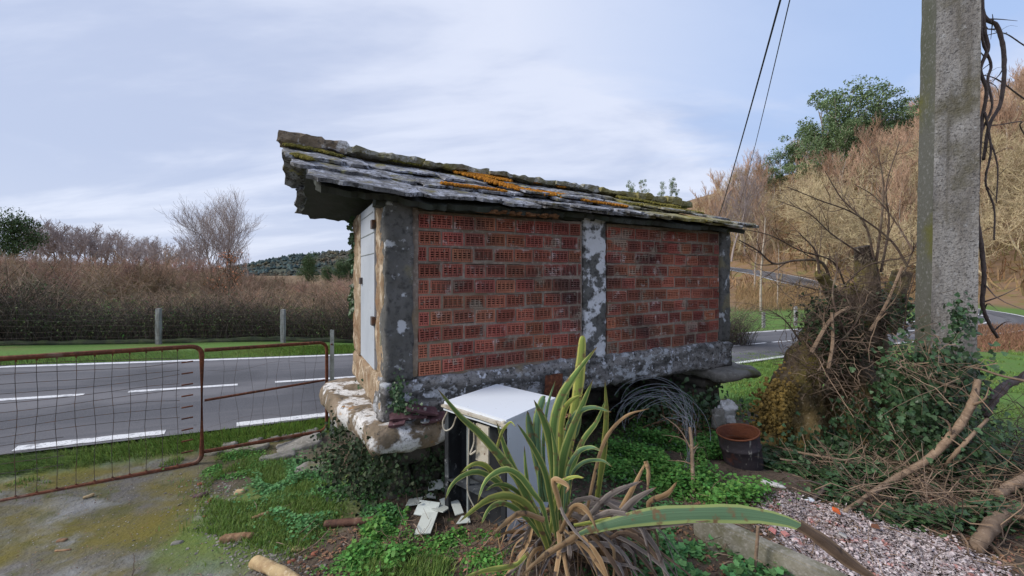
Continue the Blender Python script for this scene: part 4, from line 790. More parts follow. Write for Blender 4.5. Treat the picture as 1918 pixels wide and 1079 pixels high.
# broken wall tiles
TL = [(776, 946, 0, .1, .1, 'square white tile lying farthest left in the heap'), (799, 992, -.15, .11, .15, 'whole upright white tile lowest in the heap'), (800, 966, 1.4, .11, .15, 'white tile half covered by the lowest tile'),
      (822, 924, .2, .16, .09, 'long white tile at the back of the heap'), (842, 950, .5, .12, .11, 'white tile with a clipped corner leaning on the fridge side'), (846, 902, .9, .14, .08, 'white tile tilted up in the shade under the slab'),
      (826, 968, -.5, .1, .09, 'small white tile piece in the middle of the heap'), (856, 968, .4, .06, .13, 'narrow white tile strip below the fridge opening'), (868, 985, .2, .1, .05, 'small white tile fragment at the right end of the heap'),
      (806, 940, .1, .09, .05, 'grey stained tile fragment between the larger tiles'), (860, 925, 1.0, .09, .1, 'white tile standing on edge against the fridge'), (756, 920, .3, .09, .08, 'dark grey tile fragment half buried in the shade')]
for q, (px, py, rz, sx, sy, lb) in enumerate(TL):
    p = G(px, py, .02 + .012 * (q % 4)); r_ = random.Random(q); tx, ty = r_.gauss(0, .14), r_.gauss(0, .14) + .12
    X = np.array((math.cos(rz), math.sin(rz), tx)); Y_ = np.array((-math.sin(rz), math.cos(rz), ty)); Z_ = np.cross(X, Y_); ax = np.stack([X, Y_, Z_])
    pol = [(-.5, -.5), (.5, -.5), (.5, .5), (-.5, .5)] if q in (0, 1, 2) else [(-.5, -.5), (.5, -.45), (.5, .2), (.25 + .1 * (q % 3), .5), (-.5, .45)]
    if q > 7: pol = [(-.5, -.4), (.45, -.5), (.4, .3), (-.1, .5)]
    n = len(pol); V = [np.array((a * sx, b * sy, z)) for z in (0, .007) for a, b in pol]; Fc = [tuple(range(n))[::-1], tuple(range(n, 2 * n))] + [(i, (i + 1) % n, (i + 1) % n + n, i + n) for i in range(n)]
    tag(obj('wall_tile', (p + np.array(V) @ ax, Fc), MT['tile'] if q != 11 else MT['curb']), lb, 'tile', 'broken wall tiles by the fridge')

# ------------------------------------------------------------------ rusty drum
c0, c1 = G(1404, 868), P(1382, 808, 3.52)
c0 = np.array((c1[0] + .06, c1[1] + .0, h1(c1[0] + .06, c1[1]) - .03)); t = thing('metal_drum', 'dented dark metal drum with a rusty open rim, leaning in the weeds', 'drum', c0)
axd = (c1 - c0) / np.linalg.norm(c1 - c0)
def ringtube(rs, ts, mat, nm, inner=False, sides=28):
    u = np.cross(axd, (0, 1, 0)); u /= np.linalg.norm(u); v = np.cross(axd, u); V = []; F = []; Ht = np.linalg.norm(c1 - c0)
    for r, tt in zip(rs, ts):
        for k in range(sides):
            a = 2 * math.pi * k / sides; dent = 1 - .06 * math.exp(-((tt - .2) / .2) ** 2) * math.exp(-((a - 1.0) / .5) ** 2) + .015 * math.sin(3 * a + tt * 4)
            V.append(c0 + axd * tt * Ht + (u * math.cos(a) + v * math.sin(a)) * r * dent)
    for i in range(len(rs) - 1):
        for k in range(sides): F.append((i * sides + k, i * sides + (k + 1) % sides, (i + 1) * sides + (k + 1) % sides, (i + 1) * sides + k))
    if inner: F.append(tuple(range(sides)))
    return obj(nm, (V, F), mat, t, smooth=True)
ringtube([.14, .15, .158, .16, .167, .167, .162, .164, .165, .168, .171], [0, .15, .35, .6, .62, .66, .68, .8, .95, .97, 1.0], MT['drum'], 'body')
ringtube([.172, .176, .173, .166, .164], [.965, .985, 1.005, 1.0, .97], MT['drumin'], 'rim')
ringtube([.155, .158, .162, .164], [.55, .7, .85, .985], MT['drumin'], 'lining', True)

# ------------------------------------------------------------------ concrete channel, planks, stones, logs
pa, pb = G(1315, 1010, .05), G(1560, 1125, .03); dd = pb - pa; L_ = np.linalg.norm(dd); dd /= L_; nn_ = np.array((dd[1], -dd[0], 0)); nn_ /= np.linalg.norm(nn_); uu = np.cross(nn_, dd) * -1; uu *= np.sign(uu[2]); cax = np.stack([dd, nn_, uu])
t = thing('concrete_channel', 'long weathered concrete beam with a raised lip, lying at the edge of the rubble heap', 'concrete beam', (pa + pb) / 2)
obj('web', rough_box((pa + pb) / 2 + nn_ * .0, (L_ + .1, .03, .16), cax, seg=.04, amp=.004, seed=2, rnd=.3), MT['curb'], t); obj('lip', rough_box((pa + pb) / 2 + uu * .075 - nn_ * .035, (L_ + .1, .07, .03), cax, seg=.04, amp=.005, seed=3, rnd=.3), MT['curb'], t); obj('lip', rough_box((pa + pb) / 2 - uu * .07 + nn_ * .03, (L_ + .1, .06, .03), cax, seg=.04, amp=.005, seed=4, rnd=.3), MT['curb'], t)
def slab_on(px, py, sx, sy, sz, rz, mat, name, lb, cat, seed, group=None, lift=0, amp=.012, tilt=(0, 0), smooth=True):
    p = G(px, py, lift); X = np.array((math.cos(rz), math.sin(rz), tilt[0])); Y_ = np.array((-math.sin(rz), math.cos(rz), tilt[1])); Z_ = np.cross(X, Y_)
    o = obj(name, rough_box(p, (sx, sy, sz), np.stack([X, Y_, Z_]), seg=max(.015, sx / 14), amp=amp, freq=9, seed=seed, rnd=.35), mat, smooth=smooth); return tag(o, lb, cat, group)
slab_on(586, 888, .27, .16, .15, -.1, MT['stone'], 'stone_block', 'squared grey stone block with ivy behind it, set in the weeds', 'stone', 1, tilt=(.05, .12))
slab_on(560, 838, .42, .24, .08, .55, MT['stone'], 'flat_stone', 'large flat grey stone sloping up towards the gate post', 'stone', 2, tilt=(.15, .1))
slab_on(520, 858, .3, .14, .05, .5, MT['stone'], 'flat_stone', 'smaller flat stone just below the large sloping one', 'stone', 3)
slab_on(458, 842, .42, .12, .05, .35, MT['curb'], 'flat_stone', 'pale worn stone strip under the middle of the narrow gate leaf', 'stone', 4)
slab_on(400, 850, .16, .1, .05, .3, MT['curb'], 'flat_stone', 'small pale stone at the foot of the gate upright', 'stone', 14)
for q, px in enumerate((430, 478, 512, 538, 560, 584)): slab_on(px, 836 - q * 4.5, .12, .1, .07, .3, MT['stone'], 'edging_stone', 'rounded pale stone in the row edging the verge, %s' % ['at its lower end', 'second up from its lower end', 'third up from its lower end', 'third from the gate post', 'second from the gate post', 'closest to the gate post'][q], 'stone', 20 + q, 'row of rounded edging stones')
slab_on(450, 926, .075, .06, .05, .3, MT['log'], 'round_stone', 'round tan stone sitting in the bright grass', 'stone', 30)
slab_on(376, 932, .1, .05, .04, .2, MT['maroon'], 'dark_stone', 'dark slate lump at the broken edge of the driveway', 'stone', 31)
slab_on(561, 1033, .09, .05, .035, .2, MT['log'], 'round_stone', 'orange tan pebble at the lower edge of the grass', 'stone', 32)
slab_on(330, 1021, .06, .04, .03, .2, MT['stone'], 'pebble', 'lone grey pebble on the driveway near its edge', 'stone', 33)
slab_on(655, 985, .33, .05, .035, .12, MT['plank'], 'plank', 'narrow brown plank lying across the bare soil left of the tiles', 'plank', 5, lift=.02, amp=.003)
slab_on(444, 1011, .2, .06, .05, .15, MT['wood'], 'wood_chunk', 'splintered brown wood chunk at the edge of the grass', 'wood chunk', 6, lift=.01)
slab_on(488, 971, .1, .03, .02, .7, MT['wood'], 'wood_chip', 'pair of split pale sticks in the grass by the tan stone', 'wood chip', 7, lift=.02, amp=.004)
slab_on(116, 1014, .05, .03, .015, .2, MT['wood'], 'wood_chip', 'pinkish wood chip on the mossy driveway', 'wood chip', 8, lift=.005, amp=.004)
slab_on(118, 1034, .09, .012, .012, .1, MT['wood'], 'stick', 'short curved stick lying on the driveway moss', 'stick', 9, lift=.005, amp=.003)
slab_on(166, 937, .06, .02, .02, .9, MT['log'], 'wood_chip', 'tan bark curl on the driveway under the gate', 'wood chip', 10, lift=.01, amp=.006)
for q, (px, py, lb) in enumerate([(590, 1042, 'flat brick fragment beside the orange pebble'), (548, 1053, 'red brick crumb by the leaning twig'), (394, 941, 'red brick crumb next to the dark slate lump'), (378, 908, 'brick fragment on the driveway edge above the slate lump'), (388, 968, 'pale red brick bit below the slate lump'), (1560, 873, 'brick fragment among the sticks')]):
    slab_on(px, py, .045, .03, .025, q, M('old_brick_bit', (.3, .1, .06), [('n', 20, .4, .7, (.2, .08, .05))]) if q == 0 else bpy.data.materials['old_brick_bit'], 'brick_fragment', lb, 'brick fragment', 40 + q, 'brick fragments on the ground')
pa, pb = G(478, 1068, .035), G(560, 1105, .03); t = thing('cut_log', 'cut pale log end lying at the bottom edge of the photo', 'log', (pa + pb) / 2)
V, F = tube(smooth_path([pa, (pa + pb) / 2 + (0, 0, .01), pb], 14), [.037, .033, .031, .033], 14); V = V + np.stack([nz(V, 12, k, 2) for k in range(3)], 1) * .006; obj('bark', (V, F), MT['log'], t, smooth=True)
def log(name, pts, rads, lb, cat='branch', mat='branch', n=40, amp=.25, sides=10, group=None, side_twigs=0, seed=0):
    path = smooth_path(pts, n); r = np.interp(np.linspace(0, 1, n), np.linspace(0, 1, len(rads)), rads); V, F = tubes(path, r, sides, True)
    rr = np.repeat(r, sides); V = V + np.stack([nz(V, 5 / (rads[0] * 6), seed + k, 2) for k in range(3)], 1) * amp * rr[:, None]
    if side_twigs:
        rg = random.Random(seed); mb = MB(); mb.add(V, F)
        for _ in range(side_twigs):
            i = rg.randrange(n // 6, n - 1); p = path[i]; dv = np.array((rg.gauss(0, 1), rg.gauss(0, 1), rg.gauss(0, .8))); dv /= np.linalg.norm(dv); l = rg.uniform(.08, .3) * (1 + rads[0] * 8)
            mb.add(*tubes(smooth_path([p, p + dv * l * .5 + (0, 0, rg.uniform(-.03, .05)), p + dv * l + (rg.gauss(0, .04), rg.gauss(0, .04), rg.gauss(0, .04))], 6), np.linspace(r[i] * .5, r[i] * .12, 6), 4))
        V, F = mb.out()
    return tag(obj(name, (V, F), MT[mat], smooth=True), lb, cat, group)
log('fallen_branch', [G(1578, 968, .02), P(1662, 905, 2.95), P(1740, 858, 3.0), P(1795, 800, 3.0), P(1822, 752, 3.02), P(1832, 712, 3.05)], [.012, .021, .025, .026, .024, .02], 'long pale bare branch rising from the rubble towards the concrete pole', side_twigs=4, seed=3)
log('fallen_branch', [G(1745, 905, .0), P(1800, 838, 2.9), P(1850, 785, 3.0)], [.012, .013, .01], 'thinner pale branch running parallel above the long pale one', seed=8, side_twigs=3)
log('broken_branch', [P(1825, 1030, 2.3), P(1842, 1005, 2.35), P(1872, 972, 2.5), P(1925, 952, 2.7), P(2010, 935, 2.9)], [.032, .036, .04, .036, .03], 'thick broken tan branch at the bottom right corner', seed=5, side_twigs=2)
log('broken_branch', [P(1868, 925, 2.75), P(1885, 915, 2.8), P(1905, 903, 2.85), P(1990, 860, 3.1)], [.03, .033, .032, .03], 'mossy broken branch with a pale sawn end just above the thick tan one', mat='branch', seed=6)
log('mossy_branch', [P(1842, 778, 3.3), P(1870, 735, 3.4), P(1905, 712, 3.5), P(1990, 690, 3.7)], [.03, .034, .03, .03], 'dark mossy branch curving out to the right of the ivy covered pole', mat='vine', seed=7, side_twigs=3)
log('fallen_branch', [P(1780, 684, 3.2), P(1830, 690, 3.1), P(1880, 705, 3.0), P(1960, 722, 2.9)], [.006, .008, .009, .01], 'thin pale stick pointing right across the meadow at pole height', seed=9)
log('fallen_branch', [G(1520, 945, .01), P(1545, 915, 2.95), P(1572, 892, 3.1)], [.012, .016, .013], 'short grey stick leaning beside the rubble heap', mat='vine', seed=10, side_twigs=3)
log('fallen_branch', [G(1440, 838, .02), P(1500, 848, 3.5), P(1575, 862, 3.3), P(1640, 880, 3.2)], [.006, .01, .014, .008], 'splintered grey branch lying in front of the old stump', seed=12, side_twigs=5)
log('dead_sapling', [G(1300, 925, 0), P(1297, 870, 3.15), P(1296, 835, 3.2), P(1292, 800, 3.25)], [.017, .015, .014, .012], 'upright peeling grey stem holding up the wire coil', seed=13, cat='dead sapling', mat='branch', side_twigs=5)
log('dry_twig', [G(548, 1050, .01), G(590, 1032, .03), G(618, 1010, .06)], [.004, .004, .003], 'thin grey twig leaning over the orange pebble', cat='twig', seed=14)
log('stick', [G(1412, 1079, 0), P(1417, 1030, 2.2), P(1420, 985, 2.2)], [.008, .009, .008], 'short broken stick standing in front of the concrete beam', cat='stick', seed=15)
# wire coil
mb = MB(); r_ = random.Random(4); cc = P(1225, 775, 3.55)
for k in range(16):
    rad = r_.uniform(.22, .38); pts = []; c = cc + np.array((r_.gauss(0, .05), r_.gauss(0, .08), r_.gauss(-.06, .04))); tl = r_.uniform(-.4, .4)
    for a in np.linspace(-.2 + r_.uniform(-.3, .2), math.pi * r_.uniform(.85, 1.15), 22): pts.append(c + np.array((math.cos(a) * rad, math.sin(a) * rad * tl, math.sin(a) * rad * .85)))
    mb.add(*tubes(np.array(pts)[None], np.full((1, 22), .0022), 3))
tip = P(1292, 800, 3.25)
for k in range(14): a = cc + np.array((r_.uniform(0, .3), r_.gauss(0, .06), r_.uniform(-.05, .28))); mb.add(*tubes(smooth_path([a, (a + tip) / 2 + (r_.gauss(0, .03), 0, r_.uniform(0, .06)), tip + (r_.gauss(0, .02), 0, r_.gauss(0, .02)), tip + (r_.gauss(0, .02), -.02, -r_.uniform(.2, .5))], 14), np.full(14, .002), 3))
tag(obj('wire_coil', mb.out(), M('grey_wire', (.2, .22, .26), rough=.5, metal=.3)), 'loose coil of grey fence wire under the middle of the granary', 'wire')
# white plastic sack
V, F = rock(P(1362, 770, 4.2), (.2, .14, .22), seed=4, amp=.5, n=4); tag(obj('plastic_sack', (V, F), MT['plasticw'], smooth=False), 'crumpled white plastic sack lying left of the drum', 'sack')
V, F = rock(P(1345, 785, 4.1), (.13, .1, .24), seed=9, amp=.5, n=3); tag(obj('plaster_lump', (V, F), MT['stone']), 'pale grey lump standing next to the white sack', 'stone')
V, F = rock(G(1447, 915, .02), (.16, .05, .03), seed=2, amp=.3, n=3, ax=np.array([(.8, -.6, 0), (.6, .8, 0), (0, 0, 1)])); tag(obj('plastic_scrap', (V, F), MT['plasticw']), 'long white plastic scrap above the rubble heap', 'scrap')
V, F = rock(G(1516, 944, .02), (.07, .05, .03), seed=3, amp=.2, n=2); tag(obj('white_disc', (V, F), MT['white']), 'round whitish disc beside the short grey stick', 'disc')

# ------------------------------------------------------------------ rubble heap (uncountable shards)
poly = [G(*q)[:2] for q in ((1425, 960), (1470, 925), (1600, 970), (1720, 1010), (1850, 1060), (1900, 1100), (1700, 1180), (1560, 1120), (1480, 1040))]
pl = np.array(poly); n = 16000; q = rng.uniform(pl.min(0), pl.max(0), (n * 3, 2)); q = q[inpoly(q[:, 0], q[:, 1], poly)][:n]; z = H(q[:, 0], q[:, 1])
SH = (np.array([(-.5, -.35, 0), (.4, -.5, 0), (.55, .3, 0), (-.1, .55, 0), (-.4, -.3, .22), (.3, -.4, .22), (.45, .25, .22), (-.1, .45, .22)]), np.array([(4, 5, 6, 7), (0, 1, 5, 4), (1, 2, 6, 5), (2, 3, 7, 6), (3, 0, 4, 7)]))
q = q + rng.normal(0, .05, q.shape); z = H(q[:, 0], q[:, 1]); dm_ = rng.uniform(0, .03, len(q)); sz_ = np.clip(np.exp(rng.normal(-4.65, .5, len(q))), .004, .045)[:, None] * np.array((1, 1, .55))
tag(obj('rubble', scatter(SH[0], SH[1], np.stack([q[:, 0], q[:, 1], z + dm_], 1), rots(len(q), .5), sz_), MT['shard'], cattr=dict(c=rep(rng.random(len(q)), 8))), 'heap of pinkish white tile and shell rubble at the lower right', 'rubble', kind='stuff')
for k, (px, py, lb) in enumerate([(1447, 1010, 'pink flower shaped tile shard at the edge of the rubble'), (1470, 1015, 'second pink shard right of the first'), (1566, 971, 'small bright orange shard on the rubble'), (1640, 1005, 'brown shard in the middle of the rubble'), (1578, 1020, 'large pale grey shard in the rubble')]):
    tag(obj('tile_shard', scatter(SH[0], SH[1], G(px, py, .045)[None], rots(1, .3), np.array([.045])), M('shard_%s' % ['pink', 'rose', 'orange', 'brown', 'pale'][k], [(.5, .2, .19), (.5, .22, .2), (.6, .12, .03), (.16, .07, .04), (.35, .34, .33)][k])), lb, 'tile shard', 'coloured shards on the rubble')

# ------------------------------------------------------------------ flax plant in front
fl_m = None
def flax_mat(name, mid, edge, dead=False):
    m = bpy.data.materials.new(name); m.use_nodes = True; t = m.node_tree; NN = t.nodes; L = t.links; b = NN['Principled BSDF']; b.inputs['Roughness'].default_value = .55 if not dead else .85; b.inputs['Specular IOR Level'].default_value = .15
    uv = NN.new('ShaderNodeUVMap'); sx = NN.new('ShaderNodeSeparateXYZ'); L.new(uv.outputs[0], sx.inputs[0])
    e = NN.new('ShaderNodeMath'); e.operation = 'SUBTRACT'; e.inputs[1].default_value = .5; L.new(sx.outputs[0], e.inputs[0]); ab = NN.new('ShaderNodeMath'); ab.operation = 'ABSOLUTE'; L.new(e.outputs[0], ab.inputs[0])
    mr = NN.new('ShaderNodeMapRange'); mr.inputs[1].default_value = .3; mr.inputs[2].default_value = .36; L.new(ab.outputs[0], mr.inputs[0])
    mp = NN.new('ShaderNodeMapping'); mp.inputs['Scale'].default_value = (30, .6, 1); L.new(uv.outputs[0], mp.inputs[0]); n = NN.new('ShaderNodeTexNoise'); n.inputs['Scale'].default_value = 1.5; n.inputs['Detail'].default_value = 3; L.new(mp.outputs[0], n.inputs['Vector'])
    def mx(f, a, c):
        x = NN.new('ShaderNodeMix'); x.data_type = 'RGBA'; L.new(f, x.inputs[0])
        for s, v in ((6, a), (7, c)):
            if isinstance(v, tuple): x.inputs[s].default_value = (*v, 1)
            else: L.new(v, x.inputs[s])
        return x.outputs[2]
    m1 = NN.new('ShaderNodeMapRange'); m1.inputs[1].default_value = .4; m1.inputs[2].default_value = .65; L.new(n.outputs[0], m1.inputs[0])
    c = mx(m1.outputs[0], mid, tuple(x * 1.5 for x in mid)); c = mx(mr.outputs[0], c, edge)
    g = NN.new('ShaderNodeNewGeometry'); n2 = NN.new('ShaderNodeTexNoise'); n2.inputs['Scale'].default_value = 22; n2.inputs['Detail'].default_value = 4; L.new(g.outputs['Position'], n2.inputs['Vector']); m2 = NN.new('ShaderNodeMapRange'); m2.inputs[1].default_value = .57; m2.inputs[2].default_value = .68; L.new(n2.outputs[0], m2.inputs[0])
    c = mx(m2.outputs[0], c, (.2, .13, .07) if not dead else (.08, .06, .05))
    # browning towards the tip
    m3 = NN.new('ShaderNodeMapRange'); m3.inputs[1].default_value = .93; m3.inputs[2].default_value = 1.0; L.new(sx.outputs[1], m3.inputs[0]); c = mx(m3.outputs[0], c, (.25, .14, .06))
    oi = NN.new('ShaderNodeObjectInfo'); mv = NN.new('ShaderNodeMapRange'); mv.inputs[3].default_value = .7; mv.inputs[4].default_value = 1.25; L.new(oi.outputs['Random'], mv.inputs[0]); hs = NN.new('ShaderNodeHueSaturation'); L.new(mv.outputs[0], hs.inputs['Value']); L.new(c, hs.inputs['Color']); c = hs.outputs[0]
    L.new(c, b.inputs['Base Color']); tr = NN.new('ShaderNodeBsdfTranslucent'); L.new(c, tr.inputs[0]); ms = NN.new('ShaderNodeMixShader'); ms.inputs[0].default_value = .2; L.new(b.outputs[0], ms.inputs[1]); L.new(tr.outputs[0], ms.inputs[2]); L.new(ms.outputs[0], NN['Material Output'].inputs[0])
    return m
FM = dict(g=flax_mat('flax_green', (.12, .2, .06), (.45, .48, .16)), y=flax_mat('flax_yellow', (.2, .25, .06), (.5, .48, .13)), b=flax_mat('flax_blue_green', (.1, .18, .1), (.32, .4, .15)),
          p=flax_mat('flax_dead_grey', (.17, .145, .13), (.33, .28, .25), True), o=flax_mat('flax_dead_tan', (.3, .19, .1), (.42, .3, .17), True), w=flax_mat('flax_dead_brown', (.13, .09, .065), (.26, .18, .12), True))
def strip(path, wid, fold=.35, face=None, n=18, tipw=.08, tw=0, basew=.6, wav=.18):
    """long folded leaf along a 3-D path"""
    p = smooth_path(path, n); T = np.gradient(p, axis=0); T /= np.linalg.norm(T, axis=1, keepdims=True)
    t = np.linspace(0, 1, n); w = wid * np.clip(np.minimum(basew + (1 - basew) * t / .35, 1), 0, 1) * np.clip((1 - t) / .4, 0, 1) ** .6; w = np.maximum(w, wid * tipw * (1 - t * .5))
    fc = np.array((0, -1, .25)) if face is None else np.array(face, float); V = []; uv = []
    for i in range(n):
        s = np.cross(T[i], fc); s /= np.linalg.norm(s) + 1e-9; u = np.cross(s, T[i]); w[i] *= 1 + wav * mn.noise(Vector((i * .7, wid * 900, p[0][0] * 30)))
        if tw: a = tw * t[i]; s, u = s * math.cos(a) + u * math.sin(a), u * math.cos(a) - s * math.sin(a)
        for k, (q, d) in enumerate(((-1, -fold), (-.5, -fold * .55), (0, 0), (.5, -fold * .55), (1, -fold))):
            V.append(p[i] + s * q * w[i] * .5 + u * -d * w[i] * -.5 + u * .002 * math.sin(i * 1.3 + k)); uv.append(((q + 1) / 2, t[i]))
    F = [(i * 5 + k, i * 5 + k + 1, i * 5 + k + 6, i * 5 + k + 5) for i in range(n - 1) for k in range(4)]
    return (np.array(V), F), uv
fbase = np.array((.27, 2.25, h1(.27, 2.25)))
flax = thing('flax_plant', 'tall variegated flax plant with long striped leaves and a skirt of dead ones', 'plant', fbase)
def leaf(pts, wpx, m, Y0=2.25, Y1=None, fold=.35, nm='leaf', face=None, tw=0, basew=.6):
    Y1 = Y0 if Y1 is None else Y1; k = len(pts); path = [P(x, y, Y0 + (Y1 - Y0) * (i / (k - 1)) ** 1.2) for i, (x, y) in enumerate(pts)]
    VF, uv = strip(path, wpx / 744 * (Y0 + Y1) / 2, fold, face, tw=tw, basew=basew); return obj(nm, VF, FM[m], flax, uv=uv, smooth=True)
LV = [
 ([(1050, 1010), (1056, 900), (1078, 762), (1086, 704), (1091, 640), (1092, 628)], 24, 'y', 2.25, 2.3), ([(1035, 1010), (1037, 896), (1037, 800), (1050, 747), (1079, 700), (1118, 650)], 22, 'g', 2.2, 2.05),
 ([(1046, 1010), (1047, 925), (1055, 858), (1070, 810), (1092, 757), (1110, 712)], 20, 'g', 2.2, 2.15), ([(1112, 990), (1121, 920), (1131, 848), (1136, 776), (1133, 712)], 15, 'y', 2.3, 2.3),
 ([(1090, 1010), (1106, 925), (1126, 843), (1146, 805), (1175, 778), (1216, 765)], 9, 'o', 2.2, 2.1), ([(1050, 990), (1055, 872), (1064, 800), (1084, 772), (1112, 763), (1145, 772)], 14, 'b', 2.25, 2.1),
 ([(1048, 960), (1050, 829), (1055, 776), (1069, 751), (1093, 738)], 14, 'y', 2.2, 2.15), ([(1040, 1000), (1038, 906), (1033, 839), (1020, 791), (1000, 749)], 22, 'g', 2.15, 2.1),
 ([(1045, 1020), (1032, 940), (1020, 882), (996, 834), (969, 794)], 15, 'g', 2.1, 2.0), ([(1032, 960), (1018, 850), (1024, 770), (1040, 712)], 8, 'b', 2.3, 2.4),
 ([(1020, 940), (1003, 850), (992, 800), (988, 770)], 20, 'b', 2.3, 2.32), ([(1026, 940), (1008, 850), (1006, 790), (1016, 750), (1022, 742)], 19, 'b', 2.3, 2.35),
 ([(1040, 1040), (1027, 1013), (991, 939), (962, 887), (903, 817), (862, 780), (820, 729)], 20, 'g', 2.1, 1.95), ([(1010, 960), (972, 900), (932, 860), (938, 815), (955, 791), (966, 800)], 7, 'y', 2.15, 2.0),
 ([(1025, 1020), (999, 976), (947, 917), (914, 891), (888, 884), (862, 894), (844, 912), (833, 938)], 13, 'g', 2.15, 1.95), ([(1018, 1000), (962, 939), (929, 894), (908, 872), (886, 870), (862, 886)], 13, 'y', 2.15, 2.0),
 ([(1030, 1010), (1017, 950), (999, 925), (976, 894), (952, 880), (928, 886), (907, 905), (894, 942)], 15, 'g', 2.1, 1.9), ([(1030, 1040), (1017, 1003), (999, 961), (976, 938), (946, 929), (915, 936), (887, 955), (860, 978)], 18, 'y', 2.05, 1.85),
 ([(1025, 1010), (995, 950), (960, 915), (930, 908), (908, 920)], 11, 'g', 2.15, 2.0), ([(1030, 1030), (985, 970), (947, 944), (918, 952), (900, 984)], 13, 'g', 2.1, 1.95),
 ([(990, 1035), (969, 1057), (946, 1064), (906, 1070), (866, 1082)], 13, 'y', 1.95, 1.8), ([(1052, 1020), (1046, 930), (1048, 830), (1058, 760), (1066, 730)], 17, 'g', 2.25, 2.3),
 ([(1060, 1000), (1068, 900), (1090, 830), (1118, 790), (1136, 745)], 13, 'g', 2.2, 2.15), ([(1056, 980), (1062, 890), (1080, 850), (1105, 838), (1128, 845)], 12, 'b', 2.2, 2.1), ([(1056, 990), (1068, 900), (1090, 868), (1125, 862), (1146, 874)], 9, 'b', 2.15, 2.0),
 ([(1020, 1015), (975, 905), (950, 850), (930, 790)], 15, 'g', 2.15, 2.12), ([(1005, 1000), (992, 930), (985, 880), (982, 835)], 9, 'g', 2.2, 2.2), ([(1046, 1020), (1040, 950), (1042, 860), (1032, 800)], 15, 'g', 2.1, 2.1), ([(1040, 990), (1060, 850), (1082, 800), (1088, 745)], 16, 'b', 2.28, 2.32), ([(1020, 1000), (1010, 900), (1012, 850)], 10, 'b', 2.3, 2.3)]
for pts, w_, m_, a_, b_ in LV: leaf(pts, w_ * .8, m_, a_, b_)
DV = [([(1075, 985), (1125, 976), (1184, 968), (1260, 963)], 9, 'y', 2.1, 1.9), ([(1080, 995), (1125, 987), (1180, 984), (1236, 985), (1330, 975)], 12, 'p', 2.05, 1.8), ([(1050, 955), (1044, 930), (1036, 902), (1048, 900), (1066, 912), (1058, 925)], 13, 'o', 2.05, 1.98),
 ([(1030, 1000), (1040, 940), (1050, 905), (1075, 893), (1094, 895)], 9, 'y', 2.1, 2.0), ([(1140, 1000), (1158, 965), (1184, 917), (1210, 864)], 12, 'o', 2.15, 2.15), ([(1210, 864), (1216, 885), (1213, 930)], 11, 'o', 2.15, 2.12),
 ([(1080, 990), (1110, 961), (1147, 924), (1204, 900)], 14, 'p', 2.1, 2.1), ([(1120, 1000), (1158, 968), (1191, 935), (1230, 912)], 15, 'p', 2.0, 1.95), ([(1085, 1005), (1073, 1012), (1017, 1046), (975, 1082)], 17, 'o', 1.95, 1.8),
 ([(1050, 1000), (1070, 955), (1088, 948), (1106, 965), (1121, 1000)], 12, 'o', 2.05, 1.9), ([(1020, 975), (977, 963), (947, 982), (922, 1004)], 14, 'o', 2.0, 1.9), ([(1050, 950), (1058, 968), (1080, 998), (1110, 1028)], 7, 'p', 1.95, 1.85),
 ([(1105, 975), (1150, 960), (1200, 985), (1225, 1075)], 13, 'p', 2.0, 1.85), ([(1240, 990), (1215, 945), (1250, 925), (1268, 902)], 12, 'o', 2.1, 2.1), ([(1100, 990), (1060, 940), (1070, 880), (1062, 850)], 7, 'p', 2.2, 2.2)]
for pts, w_, m_, a_, b_ in DV: leaf(pts, w_ * .8, m_, a_, b_, fold=.6, nm='dead_leaf', tw=.5, basew=.9)
# foreground leaf, thrown far to the right
leaf([(1085, 1000), (1130, 985), (1210, 968), (1300, 962), (1400, 963), (1480, 978), (1530, 1006)], 31, 'b', 2.0, 1.62, fold=.25, face=(0, -.8, .6), basew=.25)
leaf([(1500, 985), (1545, 1015), (1600, 1058), (1650, 1090)], 24, 'w', 1.62, 1.55, fold=.7, nm='dead_leaf', basew=.9)
rf = random.Random(9)
for q in range(150):
    az = rf.uniform(0, 2 * math.pi) if q < 110 else rf.gauss(-.35, .45); l = rf.uniform(.15, .45) if q < 110 else rf.uniform(.3, .75); el = rf.uniform(.0, .9); b0 = fbase + (rf.gauss(0, .06), rf.gauss(0, .06), rf.uniform(-.02, .12)); hd = np.array((math.cos(az), math.sin(az) * .8, 0))
    if hd[1] > .3 and rf.random() < .5: hd[1] *= -1
    p1 = b0 + hd * l * .35 + (0, 0, l * el * .45); p2 = b0 + hd * l * .75 + (rf.gauss(0, .04), rf.gauss(0, .04), l * el * .25); p3 = b0 + hd * l * 1.0 + (rf.gauss(0, .05), rf.gauss(0, .05), 0); gz_ = h1(p3[0], p3[1]); p3[2] = gz_ + .01 + rf.random() * .03; p2[2] = max(p2[2], gz_ + .03)
    VF, uv = strip([b0, p1, p2, p3], rf.uniform(.008, .034), rf.uniform(.2, .7), (rf.gauss(0, .4), -1, .6), n=12, tw=rf.gauss(0, 1.6), basew=.8, wav=.6); obj('dead_leaf', VF, FM[rf.choice('ppoww')], flax, uv=uv, smooth=True)
# old rotten flower bits in the middle of the plant
V, F = scatter(LEAF[0], LEAF[1], np.array([P(1068 + rf.gauss(0, 6), 770 + rf.random() * 130, 2.2) for _ in range(60)]), rots(60, 1.2), rng.uniform(.012, .03, 60)); obj('dead_flower', (V, F), MT['litter'], flax, cattr=dict(c=rep(rng.random(60), 5)))['kind'] = 'stuff'

# ------------------------------------------------------------------ concrete pole
pc = P(1768, 900, 3.55); pz = h1(pc[0], pc[1]) - .2; top_z = 9.5
t = thing('utility_pole', 'massive weathered concrete utility pole rising out of ivy beside the old stump', 'pole', (pc[0], pc[1], pz))
